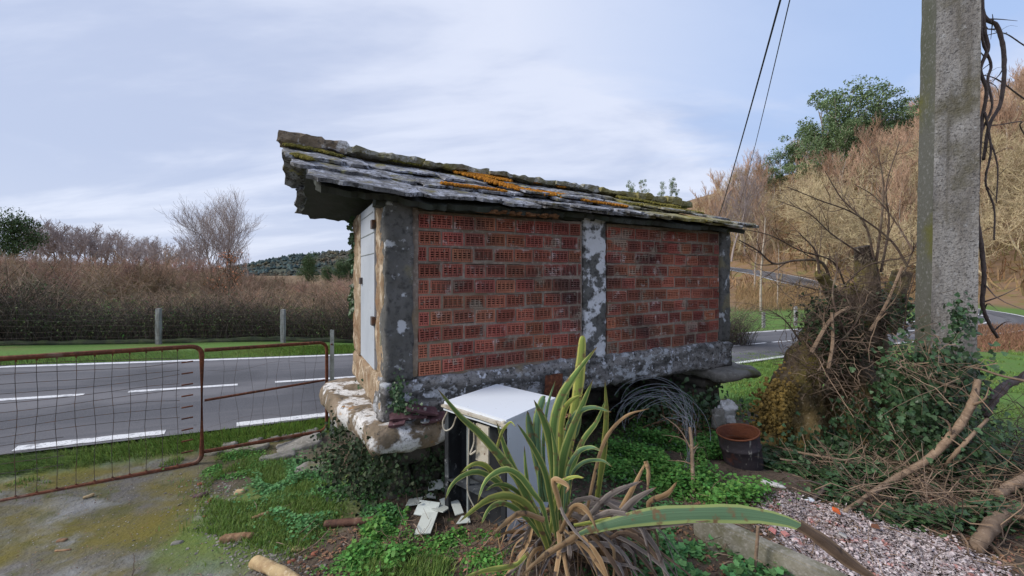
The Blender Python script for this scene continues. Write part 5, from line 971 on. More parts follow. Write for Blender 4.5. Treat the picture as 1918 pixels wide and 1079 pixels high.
# plan: rotated rectangle, wide face towards the camera, narrow mossy flank to the left
def pole_ring(k):
    z = pz + (top_z - pz) * k; w_ = .30 - .045 * k; d_ = .25 - .05 * k; a = R(-49 + 6); ca, sa = math.cos(R(-22)), math.sin(R(-22)); lean = .16 * k
    c = np.array((3.735 + lean, 3.45, z)); return c, w_, d_, ca, sa
V = []; F = []; NZ = 120; prof = []
def add_face(pa_, pb_, nm, mat, seed, cols=9):
    V = []; F = []
    for j in range(NZ + 1):
        k = j / NZ; c, w_, d_, ca, sa = pole_ring(k)
        for i in range(cols + 1):
            u = i / cols; x = (pa_[0] + (pb_[0] - pa_[0]) * u) * w_ / 2; y = (pa_[1] + (pb_[1] - pa_[1]) * u) * d_ / 2; p = np.array((c[0] + x * ca - y * sa, c[1] + x * sa + y * ca, c[2])); edge = 1 if i in (0, cols) else 0
            nn1 = mn.fractal(Vector(p * 6) + Vector((seed, 0, 0)), 1, 2, 4); V.append(p + np.array((0, -1, 0)) * (0 if edge else nn1 * .012) + (np.array((1, 0, 0)) * nn1 * .006 if edge else 0))
    for j in range(NZ):
        for i in range(cols): a = j * (cols + 1) + i; F.append((a, a + 1, a + cols + 2, a + cols + 1))
    return obj(nm, (V, F), mat, t, smooth=True)
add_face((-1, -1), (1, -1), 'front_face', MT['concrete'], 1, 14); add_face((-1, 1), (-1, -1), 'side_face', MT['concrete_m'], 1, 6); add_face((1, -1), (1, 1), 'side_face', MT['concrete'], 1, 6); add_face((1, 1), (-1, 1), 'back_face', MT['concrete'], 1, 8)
c, w_, d_, ca, sa = pole_ring(1); obj('cap_plate', box((c[0], c[1], c[2]), (w_ * 1.02, d_ * 1.02, .04), np.array([(ca, sa, 0), (-sa, ca, 0), (0, 0, 1)])), MT['concrete'], t)
# climbing stems on its right side
def pathP(pts): return [P(*q) for q in pts]
for q, (pts, r0, lb) in enumerate([
    ([(1836, -200, 3.5), (1838, 10, 3.45), (1868, 50, 3.45), (1881, 110, 3.45), (1875, 190, 3.45), (1853, 235, 3.45), (1842, 300, 3.45)], .016, 'thick hanging stem that bows out widest beside the top of the concrete pole'),
    ([(1830, -150, 3.4), (1842, 40, 3.4), (1850, 90, 3.4), (1836, 130, 3.42), (1848, 170, 3.4), (1840, 220, 3.42), (1836, 270, 3.4), (1833, 330, 3.4)], .014, 'twisted dark stem pressed close to the right edge of the concrete pole'),
    ([(1845, -50, 3.45), (1838, 60, 3.38), (1856, 120, 3.42), (1850, 150, 3.4), (1858, 200, 3.4), (1838, 250, 3.42), (1834, 300, 3.4)], .01, 'thin stem twisted around its neighbours high on the pole'),
    ([(1845, 210, 3.4), (1856, 280, 3.4), (1846, 340, 3.4), (1862, 390, 3.4), (1862, 450, 3.4)], .008, 'thin loose stem with a kink dangling below the twisted ones'),
    ([(1832, 290, 3.42), (1829, 400, 3.4), (1838, 460, 3.4), (1843, 520, 3.4), (1840, 570, 3.42), (1850, 600, 3.45), (1868, 632, 3.5)], .017, 'thick lower stem that kicks out right near the bracken'),
    ([(1850, 250, 3.4), (1868, 310, 3.4), (1866, 380, 3.4)], .006, 'short fine stem ending right of the kinked one')]):
    log('climbing_stem', pathP(pts), [r0, r0 * .9, r0 * .7], lb, cat='vine', mat='vine', seed=20 + q, side_twigs=5, n=50, group='climbing stems on the concrete pole')
for q, (pts, r0, lb) in enumerate([([(1985, 130, 4), (1918, 85, 3.8), (1880, 62, 3.6), (1848, 66, 3.5)], .005, 'fine bare twig reaching the pole near the top right corner'), ([(1990, 230, 4), (1918, 185, 3.8), (1870, 150, 3.6), (1840, 140, 3.5)], .006, 'bare twig sloping in just under the topmost one'), ([(1950, 300, 4), (1912, 240, 3.9), (1912, 228, 3.8), (1862, 235, 3.6), (1838, 232, 3.5)], .005, 'bare twig that bends straight down right of the pole')]):
    log('hanging_twig', pathP(pts), [r0, r0, r0 * .6], lb, cat='twig', mat='vine', seed=40 + q, side_twigs=3, n=24)

# ------------------------------------------------------------------ old stump
sb = P(1560, 860, 4.05); t = thing('old_stump', 'huge gnarled old tree stump overgrown with moss, dead stems and ivy', 'stump', (sb[0], sb[1], h1(sb[0], sb[1])))
def gnarl(pts, rads, mat, nm, seed, n=64, sides=36, amp=.42, par=None, depth=None):
    path = smooth_path(pts, n); r = np.interp(np.linspace(0, 1, n), np.linspace(0, 1, len(rads)), rads); V, F = tubes(path, r, sides, True); C_ = np.repeat(path, sides, 0); d = V - C_
    f = 1 + amp * nz(V * (1, 1, .45), 5, seed, 4) + amp * .7 * nz(V * (1, 1, .3), 11, seed + 3, 3); return obj(nm, (C_ + d * f[:, None], F), MT[mat], par or t, smooth=True)
gnarl([P(1478, 880, 4.0), P(1485, 760, 4.05), P(1505, 690, 4.1), P(1535, 620, 4.15), P(1580, 575, 4.2)], [.38, .24, .16, .12, .1], 'bark', 'trunk', 1)
gnarl([P(1585, 900, 4.1), P(1590, 780, 4.15), P(1592, 690, 4.2), P(1600, 600, 4.2), P(1605, 545, 4.2)], [.32, .24, .19, .14, .08], 'bark', 'trunk', 2)
gnarl([P(1660, 900, 4.25), P(1655, 760, 4.25), P(1650, 680, 4.3), P(1640, 600, 4.3)], [.2, .13, .1, .08], 'bark', 'trunk', 3)
gnarl([P(1612, 640, 4.15), P(1622, 570, 4.15), P(1625, 520, 4.15), P(1618, 478, 4.15), P(1614, 462, 4.15)], [.13, .1, .095, .08, .07], 'bark', 'broken_limb', 4, amp=.15)
gnarl([P(1650, 620, 4.2), P(1668, 570, 4.2), P(1682, 535, 4.25), P(1690, 510, 4.25)], [.12, .1, .09, .08], 'bark', 'broken_limb', 5, amp=.15)
gnarl([P(1580, 600, 4.1), P(1568, 570, 4.1), P(1548, 530, 4.05), P(1533, 512, 4.0)], [.12, .07, .05, .04], 'bark', 'broken_limb', 6, amp=.15)
gnarl([P(1575, 600, 4.2), P(1585, 560, 4.2), P(1590, 530, 4.2)], [.09, .07, .05], 'bark', 'broken_limb', 7, amp=.2)
mb = MB()
for q in range(1500):                                                     # mossy mound at its foot, left
    a = rf.gauss(1468, 26); b = rf.gauss(770, 28); V, F = rock(P(a, b, 3.80 + rf.gauss(0, .03) + abs(a - 1468) * .004), [rf.uniform(.015, .04)] * 3, seed=q, amp=.45, n=1); mb.add(V, F)
obj('moss_mound', mb.out(), M('ochre_moss', (.33, .22, .06), [('n', 12, .4, .65, (.11, .08, .03)), ('n', 40, .5, .7, (.3, .22, .08))], bump=[(50, .02)], rough=1), t)['kind'] = 'stuff'
def limb(pts, r0, lb=None, par=None, mat='darktwig', twn=6, seed=0, name='shoot', r1=.3):
    path = smooth_path(pts, 22); mb = MB(); V, F = tubes(path, np.linspace(r0, r0 * r1, 22), 6); mb.add(V, F); rg = random.Random(seed)
    def sub(path, r, k, lv):
        for _ in range(k):
            i = rg.randrange(4, len(path) - 1); p = path[i]; T = path[min(i + 1, len(path) - 1)] - path[i - 1]; T /= np.linalg.norm(T); d = T + np.array((rg.gauss(0, .6), rg.gauss(0, .4), rg.gauss(.15, .5))); d /= np.linalg.norm(d); l = rg.uniform(.12, .5) * (.5 if lv else 1)
            pp_ = smooth_path([p, p + d * l * .5 + (0, 0, rg.gauss(0, .02)), p + d * l + (rg.gauss(0, .04), rg.gauss(0, .04), rg.gauss(.03, .04))], 10); rr_ = r * (1 - i / len(path) * .6) * .5; mb.add(*tubes(pp_, np.linspace(rr_, rr_ * .3, 10), 4))
            if lv < 1: sub(pp_, rr_, 3, lv + 1)
    sub(path, r0, twn, 0); V, F = mb.out(); o = obj(name, (V, F), MT[mat], par, cattr=dict(c=np.full(len(V), rg.random())))
    return o
sh = [([(1560, 545, 4.1), (1540, 492, 4.05), (1490, 488, 4.0), (1450, 494, 3.95), (1420, 470, 3.9), (1385, 450, 3.8)], .017), ([(1585, 540, 4.1), (1560, 490, 4.0), (1500, 470, 3.9), (1440, 440, 3.8), (1365, 425, 3.7)], .01),
      ([(1535, 515, 4), (1527, 470, 3.95), (1500, 440, 3.9)], .013), ([(1620, 480, 4.1), (1560, 440, 4), (1515, 400, 3.9), (1455, 375, 3.8)], .009), ([(1640, 500, 4.1), (1620, 420, 4.0), (1575, 370, 4), (1545, 320, 3.9)], .011),
      ([(1640, 500, 4.1), (1650, 420, 4.0), (1655, 350, 3.95), (1642, 275, 3.9)], .013), ([(1650, 510, 4.1), (1665, 420, 4.1), (1660, 350, 4.1), (1685, 265, 4.1)], .012), ([(1700, 500, 3.8), (1668, 450, 3.85), (1600, 400, 3.9), (1535, 375, 3.9), (1475, 350, 3.9)], .011),
      ([(1710, 470, 3.7), (1680, 420, 3.8), (1640, 370, 3.8), (1600, 345, 3.8)], .009), ([(1560, 560, 4), (1620, 500, 3.85), (1700, 480, 3.7), (1712, 455, 3.6)], .009), ([(1600, 560, 4), (1520, 540, 3.9), (1440, 520, 3.8)], .008), ([(1690, 520, 4.2), (1710, 470, 4.2), (1745, 400, 4.3)], .01),
      ([(1500, 640, 3.9), (1470, 600, 3.8), (1440, 580, 3.7)], .009), ([(1590, 640, 3.8), (1560, 560, 3.75), (1568, 500, 3.8), (1555, 480, 3.8)], .01), ([(1560, 660, 3.8), (1610, 590, 3.75), (1600, 530, 3.8)], .011), ([(1625, 660, 3.8), (1640, 600, 3.8), (1680, 560, 3.8)], .011), ([(1695, 620, 3.9), (1700, 560, 3.95), (1730, 470, 4.0)], .008)]
for q, (pts, r0) in enumerate(sh): limb(pathP(pts), r0, par=t, seed=q, twn=9 if r0 < .015 else 5)
for q, (pts, r0) in enumerate([([(1520, 660, 3.75), (1555, 600, 3.75), (1590, 575, 3.75)], .018), ([(1552, 690, 3.7), (1560, 640, 3.72), (1558, 585, 3.75)], .016), ([(1630, 620, 3.75), (1660, 570, 3.75), (1690, 500, 3.75)], .014)]): limb(pathP(pts), r0, par=t, mat='branch', twn=2, seed=70 + q, name='pale_root', r1=.8)
# tangled dead twigs hanging on the stump: too many to count
def tangle(name, cen, spr, n, ln, rad, mat, lb, cat, seed, droop=.0, dirb=(0, 0, 0), gnd=False, k=6, par=None, wob=.25):
    g = np.random.default_rng(seed); c = np.array(cen) + g.normal(0, 1, (n, 3)) * spr
    if gnd: c = c[np.hypot(c[:, 0] - (c1[0] - .0), c[:, 1] - (c1[1] - .25)) > .42]; n = len(c)
    if gnd: c[:, 2] = H(c[:, 0], c[:, 1]) + np.abs(g.normal(0, spr[2], n)) + .01
    d = g.normal(0, 1, (n, 3)) * (1, 1, .6) + dirb; d /= np.linalg.norm(d, axis=1, keepdims=True); L_ = ln * g.uniform(.4, 1.5, n)[:, None]; B = []; bend = g.normal(0, wob, (n, 3))
    for i in range(k): u = i / (k - 1); B.append(c + d * L_ * (u - .5) + bend * L_ * (u * u) + g.normal(0, .03, (n, 3)) * L_ - np.array((0, 0, droop)) * L_ * u * u)
    B = np.stack(B, 1)
    if gnd: hh = H(B[..., 0], B[..., 1]); B[..., 2] = np.maximum(B[..., 2], hh + .004)
    r_ = rad * g.uniform(.4, 1.5, n)[:, None] * np.linspace(1, .4, k)[None]; V, F = tubes(B, r_, 3); o = obj(name, (V, F), MT[mat], par, cattr=dict(c=rep(g.random(n), 3 * k)), loc=(0, 0, 0) if par is None else None); return tag(o, lb, cat, kind='stuff')
tangle('dead_twigs', P(1580, 680, 3.8), (.2, .08, .32), 130, .3, .0035, 'twig', None, None, 1, droop=.3, par=t)
tangle('dead_twigs', P(1600, 560, 3.95), (.25, .15, .15), 120, .4, .0032, 'darktwig', None, None, 2, par=t)
tangle('dead_twigs', P(1580, 600, 3.9), (.26, .1, .2), 420, .3, .003, 'darktwig', None, None, 4, par=t, wob=.35)
tangle('dead_twigs', P(1530, 640, 3.85), (.14, .08, .22), 200, .22, .0035, 'darktwig', None, None, 3, droop=.5, par=t)

# ------------------------------------------------------------------ ivy, weeds, grass, litter (nobody could count them)
def leaves(name, pos, size, mat, lb, cat, shape=LEAF, tilt=.6, seed=0, par=None, R_=None, kind='stuff'):
    g = np.random.default_rng(seed); n = len(pos); Rm = rots(n, tilt, r=g) if R_ is None else R_; sz = g.uniform(size[0], size[1], n)
    o = obj(name, scatter(shape[0], shape[1], pos, Rm, sz), MT[mat], par, cattr=dict(c=rep(g.random(n), len(shape[0]))), loc=(0, 0, 0) if par is None else None); return tag(o, lb, cat, kind=kind)
def upright(n, g, az=None, tilt=.5):
    """leaves on a vertical surface, facing about -y"""
    Z = np.stack([g.normal(0, tilt, n), -np.ones(n), g.normal(.35, tilt, n)], 1); Z /= np.linalg.norm(Z, axis=1, keepdims=True); Yd = np.stack([g.normal(0, .8, n), g.normal(0, .3, n), -np.ones(n)], 1); X = np.cross(Yd, Z); X /= np.linalg.norm(X, axis=1, keepdims=True); return np.stack([X, np.cross(Z, X), Z], 1)
def blob(cen, spr, n, seed): g = np.random.default_rng(seed); return np.array(cen) + g.normal(0, 1, (n, 3)) * spr
def ivy(cens, seed, size=(.018, .05), nm='ivy', lb=None, cat=None, par=None, mat='ivy'):
    pos = np.concatenate([blob(P(*c), s, n, seed + i) for i, (c, s, n) in enumerate(cens)]); hh = H(pos[:, 0], pos[:, 1]); pos[:, 2] = np.maximum(pos[:, 2], hh + .01)
    g = np.random.default_rng(seed); return leaves(nm, pos, size, mat, lb, cat, IVY, seed=seed, R_=upright(len(pos), g), par=par)
ivy([((1770, 690, 3.22), (.16, .05, .12), 620), ((1740, 760, 3.22), (.2, .08, .2), 1300), ((1800, 600, 3.2), (.05, .02, .09), 160), ((1690, 700, 3.4), (.1, .08, .18), 420), ((1800, 840, 3.1), (.22, .1, .14), 700)], 11, lb='dense dark ivy wrapped round the foot of the concrete pole', cat='ivy')
ivy([((1545, 590, 3.95), (.1, .06, .1), 420), ((1580, 640, 3.9), (.14, .05, .14), 380)], 71, size=(.015, .04), par=t, mat='ivydark')
ivy([((1560, 825, 3.65), (.3, .1, .06), 380), ((1630, 790, 3.7), (.2, .1, .12), 380), ((1535, 610, 3.9), (.08, .06, .08), 160), ((1690, 590, 4.0), (.08, .06, .1), 260), ((1650, 560, 4.1), (.06, .06, .08), 120)], 21, size=(.018, .045), par=t)
ivy([((650, 860, 2.95), (.1, .06, .08), 500), ((700, 880, 2.85), (.14, .08, .12), 900), ((800, 880, 3.05), (.16, .06, .12), 700), ((640, 800, 3.3), (.05, .15, .08), 260)], 31, size=(.013, .032), mat='ivydark', lb='dark ivy and weeds climbing the wall under the jutting white blotched slab', cat='ivy')
ivy([((664, 470, 4.25), (.015, .03, .09), 110), ((660, 560, 4.25), (.012, .03, .12), 50), ((662, 430, 4.2), (.012, .03, .08), 40)], 41, size=(.03, .06), par=GR)
ivy([((690, 715, 3.9), (.02, .12, .05), 90), ((745, 735, 2.86), (.025, .02, .06), 160), ((760, 760, 2.84), (.05, .02, .03), 120)], 51, size=(.014, .03), par=GR)
ivy([((1310, 760, 4.5), (.2, .15, .12), 300), ((1250, 760, 4.6), (.3, .2, .12), 500)], 61, size=(.03, .05), lb='dark ivy hanging in the shade under the right end of the granary', cat='ivy')
def region(poly_px, n, seed):
    w = np.array([G(*q)[:2] for q in poly_px]); g = np.random.default_rng(seed); q = g.uniform(w.min(0), w.max(0), (n * 4, 2)); q = q[inpoly(q[:, 0], q[:, 1], [tuple(v) for v in w])][:n]; return q + g.normal(0, 1, q.shape) * .035 * np.clip(np.hypot(q[:, :1], q[:, 1:]) / 3, .6, 3) * (1 + 2 * (g.random((len(q), 1)) < .15))
EXC = [(c1[0] - .06, c1[1] - .22, .3), (*G(815, 965)[:2], .2), (*G(1470, 985)[:2], .15)]
def keep(x, y): return np.all([np.hypot(x - a, y - b) > r_e for a, b, r_e in EXC], axis=0)
def carpet(name, poly_px, n, size, hmax, mat, lb, cat, seed, shape=SCAL, clump=4., tilt=.5, thr=-.1, world=None):
    q = region(poly_px, n, seed) if world is None else world
    v = np.array([mn.noise(Vector((a * clump, b * clump, seed))) for a, b in q]); k = (v > thr) & keep(q[:, 0], q[:, 1]); q = q[k]; v = v[k]; g = np.random.default_rng(seed); z = H(q[:, 0], q[:, 1]) + g.random(len(q)) * hmax * np.clip((v - thr) * 3, .15, 1)
    return leaves(name, np.stack([q[:, 0], q[:, 1], z], 1), size, mat, lb, cat, shape, tilt, seed)
carpet('weeds', [(540, 860), (640, 850), (760, 920), (790, 960), (700, 1000), (610, 985), (560, 1010), (500, 960), (480, 900)], 15000, (.012, .026), .07, 'weed2', 'low leafy weeds covering the bank left of the white tiles', 'weeds', 5)
carpet('weeds', [(680, 1000), (770, 965), (800, 1010), (790, 1040), (700, 1090), (660, 1070), (640, 1050)], 3500, (.016, .034), .08, 'weed', 'bright round leaved weeds below the white tiles', 'weeds', 6, clump=5)
carpet('weeds', [(800, 1000), (940, 990), (960, 1060), (820, 1060)], 1500, (.012, .026), .04, 'weed', 'thin patch of small weeds between tiles and flax plant', 'weeds', 7, clump=6, thr=.05)
carpet('weeds', [(1130, 830), (1300, 770), (1360, 830), (1440, 900), (1430, 950), (1330, 960), (1240, 930), (1130, 900)], 24000, (.014, .034), .13, 'weed', 'lush green weeds spread under the wire coil left of the drum', 'weeds', 8, clump=3, thr=-.25)
carpet('weeds', [(960, 780), (1250, 740), (1330, 780), (1200, 900), (1050, 940), (960, 860)], 9000, (.014, .03), .1, 'ivy', 'dark creeping leaves in the shade below the granary', 'weeds', 9, clump=3, thr=-.3)
carpet('weeds', [(1400, 840), (1560, 830), (1700, 850), (1918, 830), (1918, 1000), (1700, 1000), (1560, 940), (1430, 910)], 22000, (.018, .045), .14, 'ivy', 'dark ivy leaves creeping over the ground below the stump and pole', 'weeds', 10, shape=IVY, clump=3, thr=-.15)
carpet('weeds', [(1250, 1020), (1400, 1045), (1480, 1079), (1300, 1110), (1230, 1090)], 900, (.03, .055), .07, 'weed2', 'larger round leaves growing against the fallen concrete beam', 'weeds', 12, clump=5, thr=-.1)
carpet('weeds', [(1380, 720), (1460, 700), (1450, 760), (1380, 800)], 3000, (.02, .035), .05, 'weed', 'green weeds by the far stone slab under the right end', 'weeds', 13, clump=3)
carpet('weeds', [(600, 1000), (960, 1000), (960, 1100), (600, 1100)], 4000, (.01, .024), .03, 'weed', 'small mixed weeds over the soil at the bottom edge', 'weeds', 17, clump=5, thr=.0)
carpet('weeds', [(1060, 940), (1240, 930), (1330, 1079), (1060, 1100)], 3500, (.014, .032), .06, 'weed2', 'weeds pushing through the dead flax leaves', 'weeds', 18, clump=4, thr=-.1)
# grass
def grass(name, q, hgt, mat, lb, seed, cat='grass', width=1., lean=.35, thr=None, clump=2.5):
    g = np.random.default_rng(seed)
    if thr is not None: v = np.array([mn.noise(Vector((a * clump, b * clump, seed + .5))) for a, b in q]); q = q[v > thr]
    n = len(q); z = H(q[:, 0], q[:, 1]) - .004; Rm = rots(n, lean, r=g); hh = g.uniform(hgt[0], hgt[1], n); sc = np.stack([np.full(n, .07 * width), hh, hh], 1)
    return tag(obj(name, scatter(BLADE[0], BLADE[1], np.stack([q[:, 0], q[:, 1], z], 1), Rm, sc), MT[mat], None, cattr=dict(c=rep(g.random(n), 5)), loc=(0, 0, 0)), lb, cat, kind='stuff')
def along_road(off0, off1, i0, i1, n, seed):
    g = np.random.default_rng(seed); t_ = g.uniform(i0, i1 - 1, n); i = t_.astype(int); fq = (t_ - i)[:, None]; o = g.uniform(off0, off1, n); return RP[i, :2] * (1 - fq) + RP[i + 1, :2] * fq + RN[i] * o[:, None] + g.normal(0, .02, (n, 2))
near_a, near_b = near_i(-9, 2.9), near_i(0, 9)
grass('grass', along_road(-RW - .42, -RW - .03, near_a, near_i(-1.0, 8.3), 26000, 1), (.03, .085), 'grass', 'bright grass verge between the driveway and the road', 1, width=1.0)
grass('grass', along_road(RW + .02, RW + 1.3, near_a, near_i(2, 10.3), 24000, 2), (.04, .1), 'grass', 'grass strip on the far side of the road', 2, width=1.6)
grass('grass', region([(400, 900), (470, 860), (560, 870), (640, 960), (560, 1040), (470, 1020), (390, 1000)], 26000, 3), (.02, .055), 'grass', 'bright short grass at the edge of the driveway', 3, thr=-.1, width=.7)
grass('grass', region([(690, 1065), (830, 1055), (830, 1150), (690, 1150)], 5000, 4), (.03, .08), 'grass', 'tuft of bright grass at the bottom edge', 4, width=.8)
grass('grass', region([(0, 880), (0, 910), (240, 890), (400, 870), (440, 850), (380, 850), (200, 870)], 4000, 5), (.02, .05), 'grass', 'sparse grass tufts in the cracks behind the gate', 5, thr=.12, width=.8, clump=3)
grass('grass', region([(1370, 665), (1470, 660), (1460, 760), (1370, 790)], 16000, 6), (.03, .09), 'grass', 'grass between the granary and the road at its right end', 6, width=1.5, lean=.5, thr=-.2)
grass('grass', region([(1820, 640), (1960, 640), (2050, 900), (1840, 880)], 26000, 7), (.03, .08), 'grass', 'rough meadow grass right of the concrete pole', 7, width=1.6, lean=.6, thr=-.15, clump=1.2)
carpet('grass', [(400, 855), (460, 845), (520, 870), (440, 900), (380, 890)], 5000, (.01, .02), .03, 'weed', 'trodden greenery at the corner of the gate', 'grass', 15, clump=4, thr=0)
grass('bracken', region([(1780, 612), (2000, 608), (2080, 655), (1780, 660)], 16000, 8), (.08, .3), 'litter', 'brown dead bracken between the pole and the road bend', 8, cat='bracken', width=2.2, lean=.9)
grass('dry_grass', region([(1380, 585), (1700, 580), (1760, 548), (1380, 545)], 9000, 9), (.4, 1.3), 'drygrass', 'pale brown scrub and dead grass below the climbing road', 9, cat='scrub', width=2.5, lean=.5)
# scattered dead leaves, twigs, pebbles
def litterf(poly_px, n, size, mat, lb, cat, seed, nm): q = region(poly_px, n, seed); leaves(nm, np.stack([q[:, 0], q[:, 1], H(q[:, 0], q[:, 1]) + .006], 1), size, mat, lb, cat, LEAF, .35, seed)
litterf([(560, 1000), (960, 980), (1300, 940), (1560, 960), (1918, 880), (1918, 1079), (1300, 1200), (560, 1200)], 5000, (.012, .04), 'litter', 'dead leaves and bark bits strewn over the bare soil', 'leaf litter', 31, 'leaf_litter')
litterf([(0, 900), (380, 880), (600, 1079), (0, 1300)], 500, (.005, .014), 'litter', 'tiny dry leaf bits lying on the driveway', 'leaf litter', 32, 'leaf_litter')
pq = region([(0, 900), (420, 880), (640, 1100), (0, 1300)], 900, 33); leaves('pebbles', np.stack([pq[:, 0], pq[:, 1], H(pq[:, 0], pq[:, 1])], 1), (.003, .011), 'pebble', 'small loose pebbles on the driveway', 'pebbles', SH, .3, 33)
pq = region([(360, 900), (420, 900), (440, 960), (640, 1090), (480, 1090), (380, 990)], 1200, 34); leaves('pebbles', np.stack([pq[:, 0], pq[:, 1], H(pq[:, 0], pq[:, 1])], 1), (.006, .022), 'pebble', 'crumbled concrete along the broken edge of the driveway', 'pebbles', SH, .5, 34)
tangle('twig_litter', (1.6, 2.6, 0), (1.5, .35, .02), 600, .14, .0028, 'twig', 'thin dead twigs littering the ground in front', 'twigs', 41, gnd=True)
tangle('twig_litter', (-.6, 2.45, 0), (.35, .2, .01), 160, .12, .0022, 'twig', 'thin dead twigs left of the flax plant', 'twigs', 42, gnd=True)
tangle('brush_pile', (3.15, 2.95, 0), (.5, .28, .1), 240, .55, .0038, 'twig', 'pile of dry sticks and brush below the concrete pole', 'brush', 43, gnd=True, wob=.3)
tangle('brush_pile', (3.0, 2.9, 0), (.7, .35, .08), 300, .35, .0026, 'darktwig', 'dark thin sticks mixed into the brush below the concrete pole', 'brush', 53, gnd=True, wob=.35)
tangle('brush_pile', (2.3, 3.15, 0), (.35, .18, .04), 150, .45, .0035, 'twig', 'splintered brush lying in front of the stump', 'brush', 44, gnd=True)
tangle('brush_pile', (4.2, 3.4, 0), (.5, .4, .22), 420, .7, .0035, 'darktwig', 'dark bare brush in the lower right beside the mossy branch', 'brush', 45, gnd=True, dirb=(0, 0, .5))
tangle('dry_stalks', (1.85, 4.3, .1), (.2, .2, .1), 150, .35, .003, 'litter', 'reddish dry stalks under the right end of the granary', 'stalks', 46, gnd=True, dirb=(0, 0, .4))
tangle('dead_twigs', P(1740, 690, 3.15), (.16, .05, .14), 100, .3, .003, 'twig', 'dead twigs caught in the ivy of the concrete pole', 'twigs', 47, droop=.3)
tangle('dead_twigs', P(650, 850, 2.95), (.06, .08, .06), 90, .16, .002, 'twig', 'dry grass and roots below the gate post', 'twigs', 48, droop=.4)

# ------------------------------------------------------------------ trees and shrubs
def branches(seed, p, d, L_, r, maxl, kids, spread, up, wig, ratio=.62, k=7, tstart=.25):
    g = random.Random(seed); out = []
    def go(p, d, L_, r, lv):
        pts = [p.copy()]; q = p.copy(); dd = d.copy()
        for i in range(k - 1): dd = dd + np.array((g.gauss(0, wig), g.gauss(0, wig), g.gauss(0, wig) + up * (1 if lv else .2))); dd /= np.linalg.norm(dd); q = q + dd * L_ / (k - 1); pts.append(q)
        out.append((lv, np.array(pts), np.linspace(r, r * (.45 if lv else .35), k)))
        if lv < maxl:
            for j in range(kids[lv]):
                tt = tstart + (1 - tstart) * (j + g.random()) / kids[lv]; f = tt * (k - 1); i = min(int(f), k - 2); s = pts[i] + (pts[i + 1] - pts[i]) * (f - i); T = pts[i + 1] - pts[i]; T = T / np.linalg.norm(T)
                n1 = np.cross(T, (g.gauss(0, 1), g.gauss(0, 1), g.gauss(0, 1))); n1 /= np.linalg.norm(n1) + 1e-9; a = spread * g.uniform(.6, 1.3); nd_ = T * math.cos(a) + n1 * math.sin(a); go(s, nd_, L_ * ratio * g.uniform(.6, 1.15) * (1.15 - .5 * tt if lv == 0 else 1), r * (.55 if lv == 0 else .5) * (1 - .5 * tt), lv + 1)
    go(np.array(p, float), np.array(d, float) / np.linalg.norm(d), L_, r, 0); return out
def tree_me(name, brs, lv_lo, lv_hi, mat, rmin=.004, sides=None):
    b = [x for x in brs if lv_lo <= x[0] <= lv_hi]; V, F = tubes(np.array([x[1] for x in b]), np.maximum(np.array([x[2] for x in b]), rmin), sides or (6 if lv_hi == 0 else 3)); return mk_mesh(name, V, F, mat, smooth=lv_hi == 0)
def proto(name, lb, cat, group, trunk_me, crown_me, crown_name='crown'):
    r = thing(name, lb, cat, (0, 0, 0), group); obj_me('trunk', trunk_me, r)
    if crown_me: obj_me(crown_name, crown_me, r)
    return r
used = set()
def place(pr, x, y, sc, rz, lb=None, sink=.1):
    o = pr if pr.name not in used else copy_tree(pr); used.add(pr.name)
    o.location = (x, y, h1(x, y) - sink); o.scale = (sc * random.uniform(.85, 1.15), sc * random.uniform(.85, 1.15), sc); o.rotation_euler = (random.gauss(0, .05), random.gauss(0, .05), rz)
    if lb: o['label'] = lb
    return o
# bare trees on the hillside, two kinds
HG = 'bare trees covering the hillside'
oaks = []
for q in range(4):
    br = branches(100 + q, (0, 0, 0), (random.gauss(0, .1), random.gauss(0, .1), 1), 7.5, .16, 3, [11, 7, 6], .95, .05, .22, .6)
    oaks.append(proto('bare_tree', 'bare spreading tree with pale lichen covered branches on the hillside', 'tree', HG + ', pale', tree_me('trunk', br, 0, 0, MT['lich'], .05), tree_me('crown', br, 1, 3, MT['lich'], .017)))
reds = []
for q in range(4):
    br = branches(200 + q, (0, 0, 0), (random.gauss(0, .05), random.gauss(0, .05), 1), 9, .11, 3, [16, 9, 5], .55, .12, .09, .45, tstart=.2)
    reds.append(proto('bare_tree', 'bare slender tree with fine reddish brown twigs on the hillside', 'tree', HG + ', reddish', tree_me('trunk', br, 0, 0, MT['birch'], .035), tree_me('crown', br, 1, 3, MT['redtwig'], .015)))
g_ = np.random.default_rng(77); cnt = 0; tries = 0
while cnt < 260 and tries < 6000:
    tries += 1; px = g_.uniform(1330, 2010); Y = 30 + 78 * g_.random() ** .8; x = (px - 959) / 744 * Y; y = Y; z = h1(x, y); pyb = 512 - (z - EYE) / Y * 744
    if road_near(np.array([x]), np.array([y]))[0][0] < RW + 1.5 or pyb > 552 or z < -.4: continue
    upper = (z > 13); pr = reds[cnt % 4] if (g_.random() < (.8 if upper else .25)) else oaks[cnt % 4]
    place(pr, x, y, g_.uniform(.75, 1.15) * (1.0 if Y > 45 else .8), g_.uniform(0, 6.28)); cnt += 1
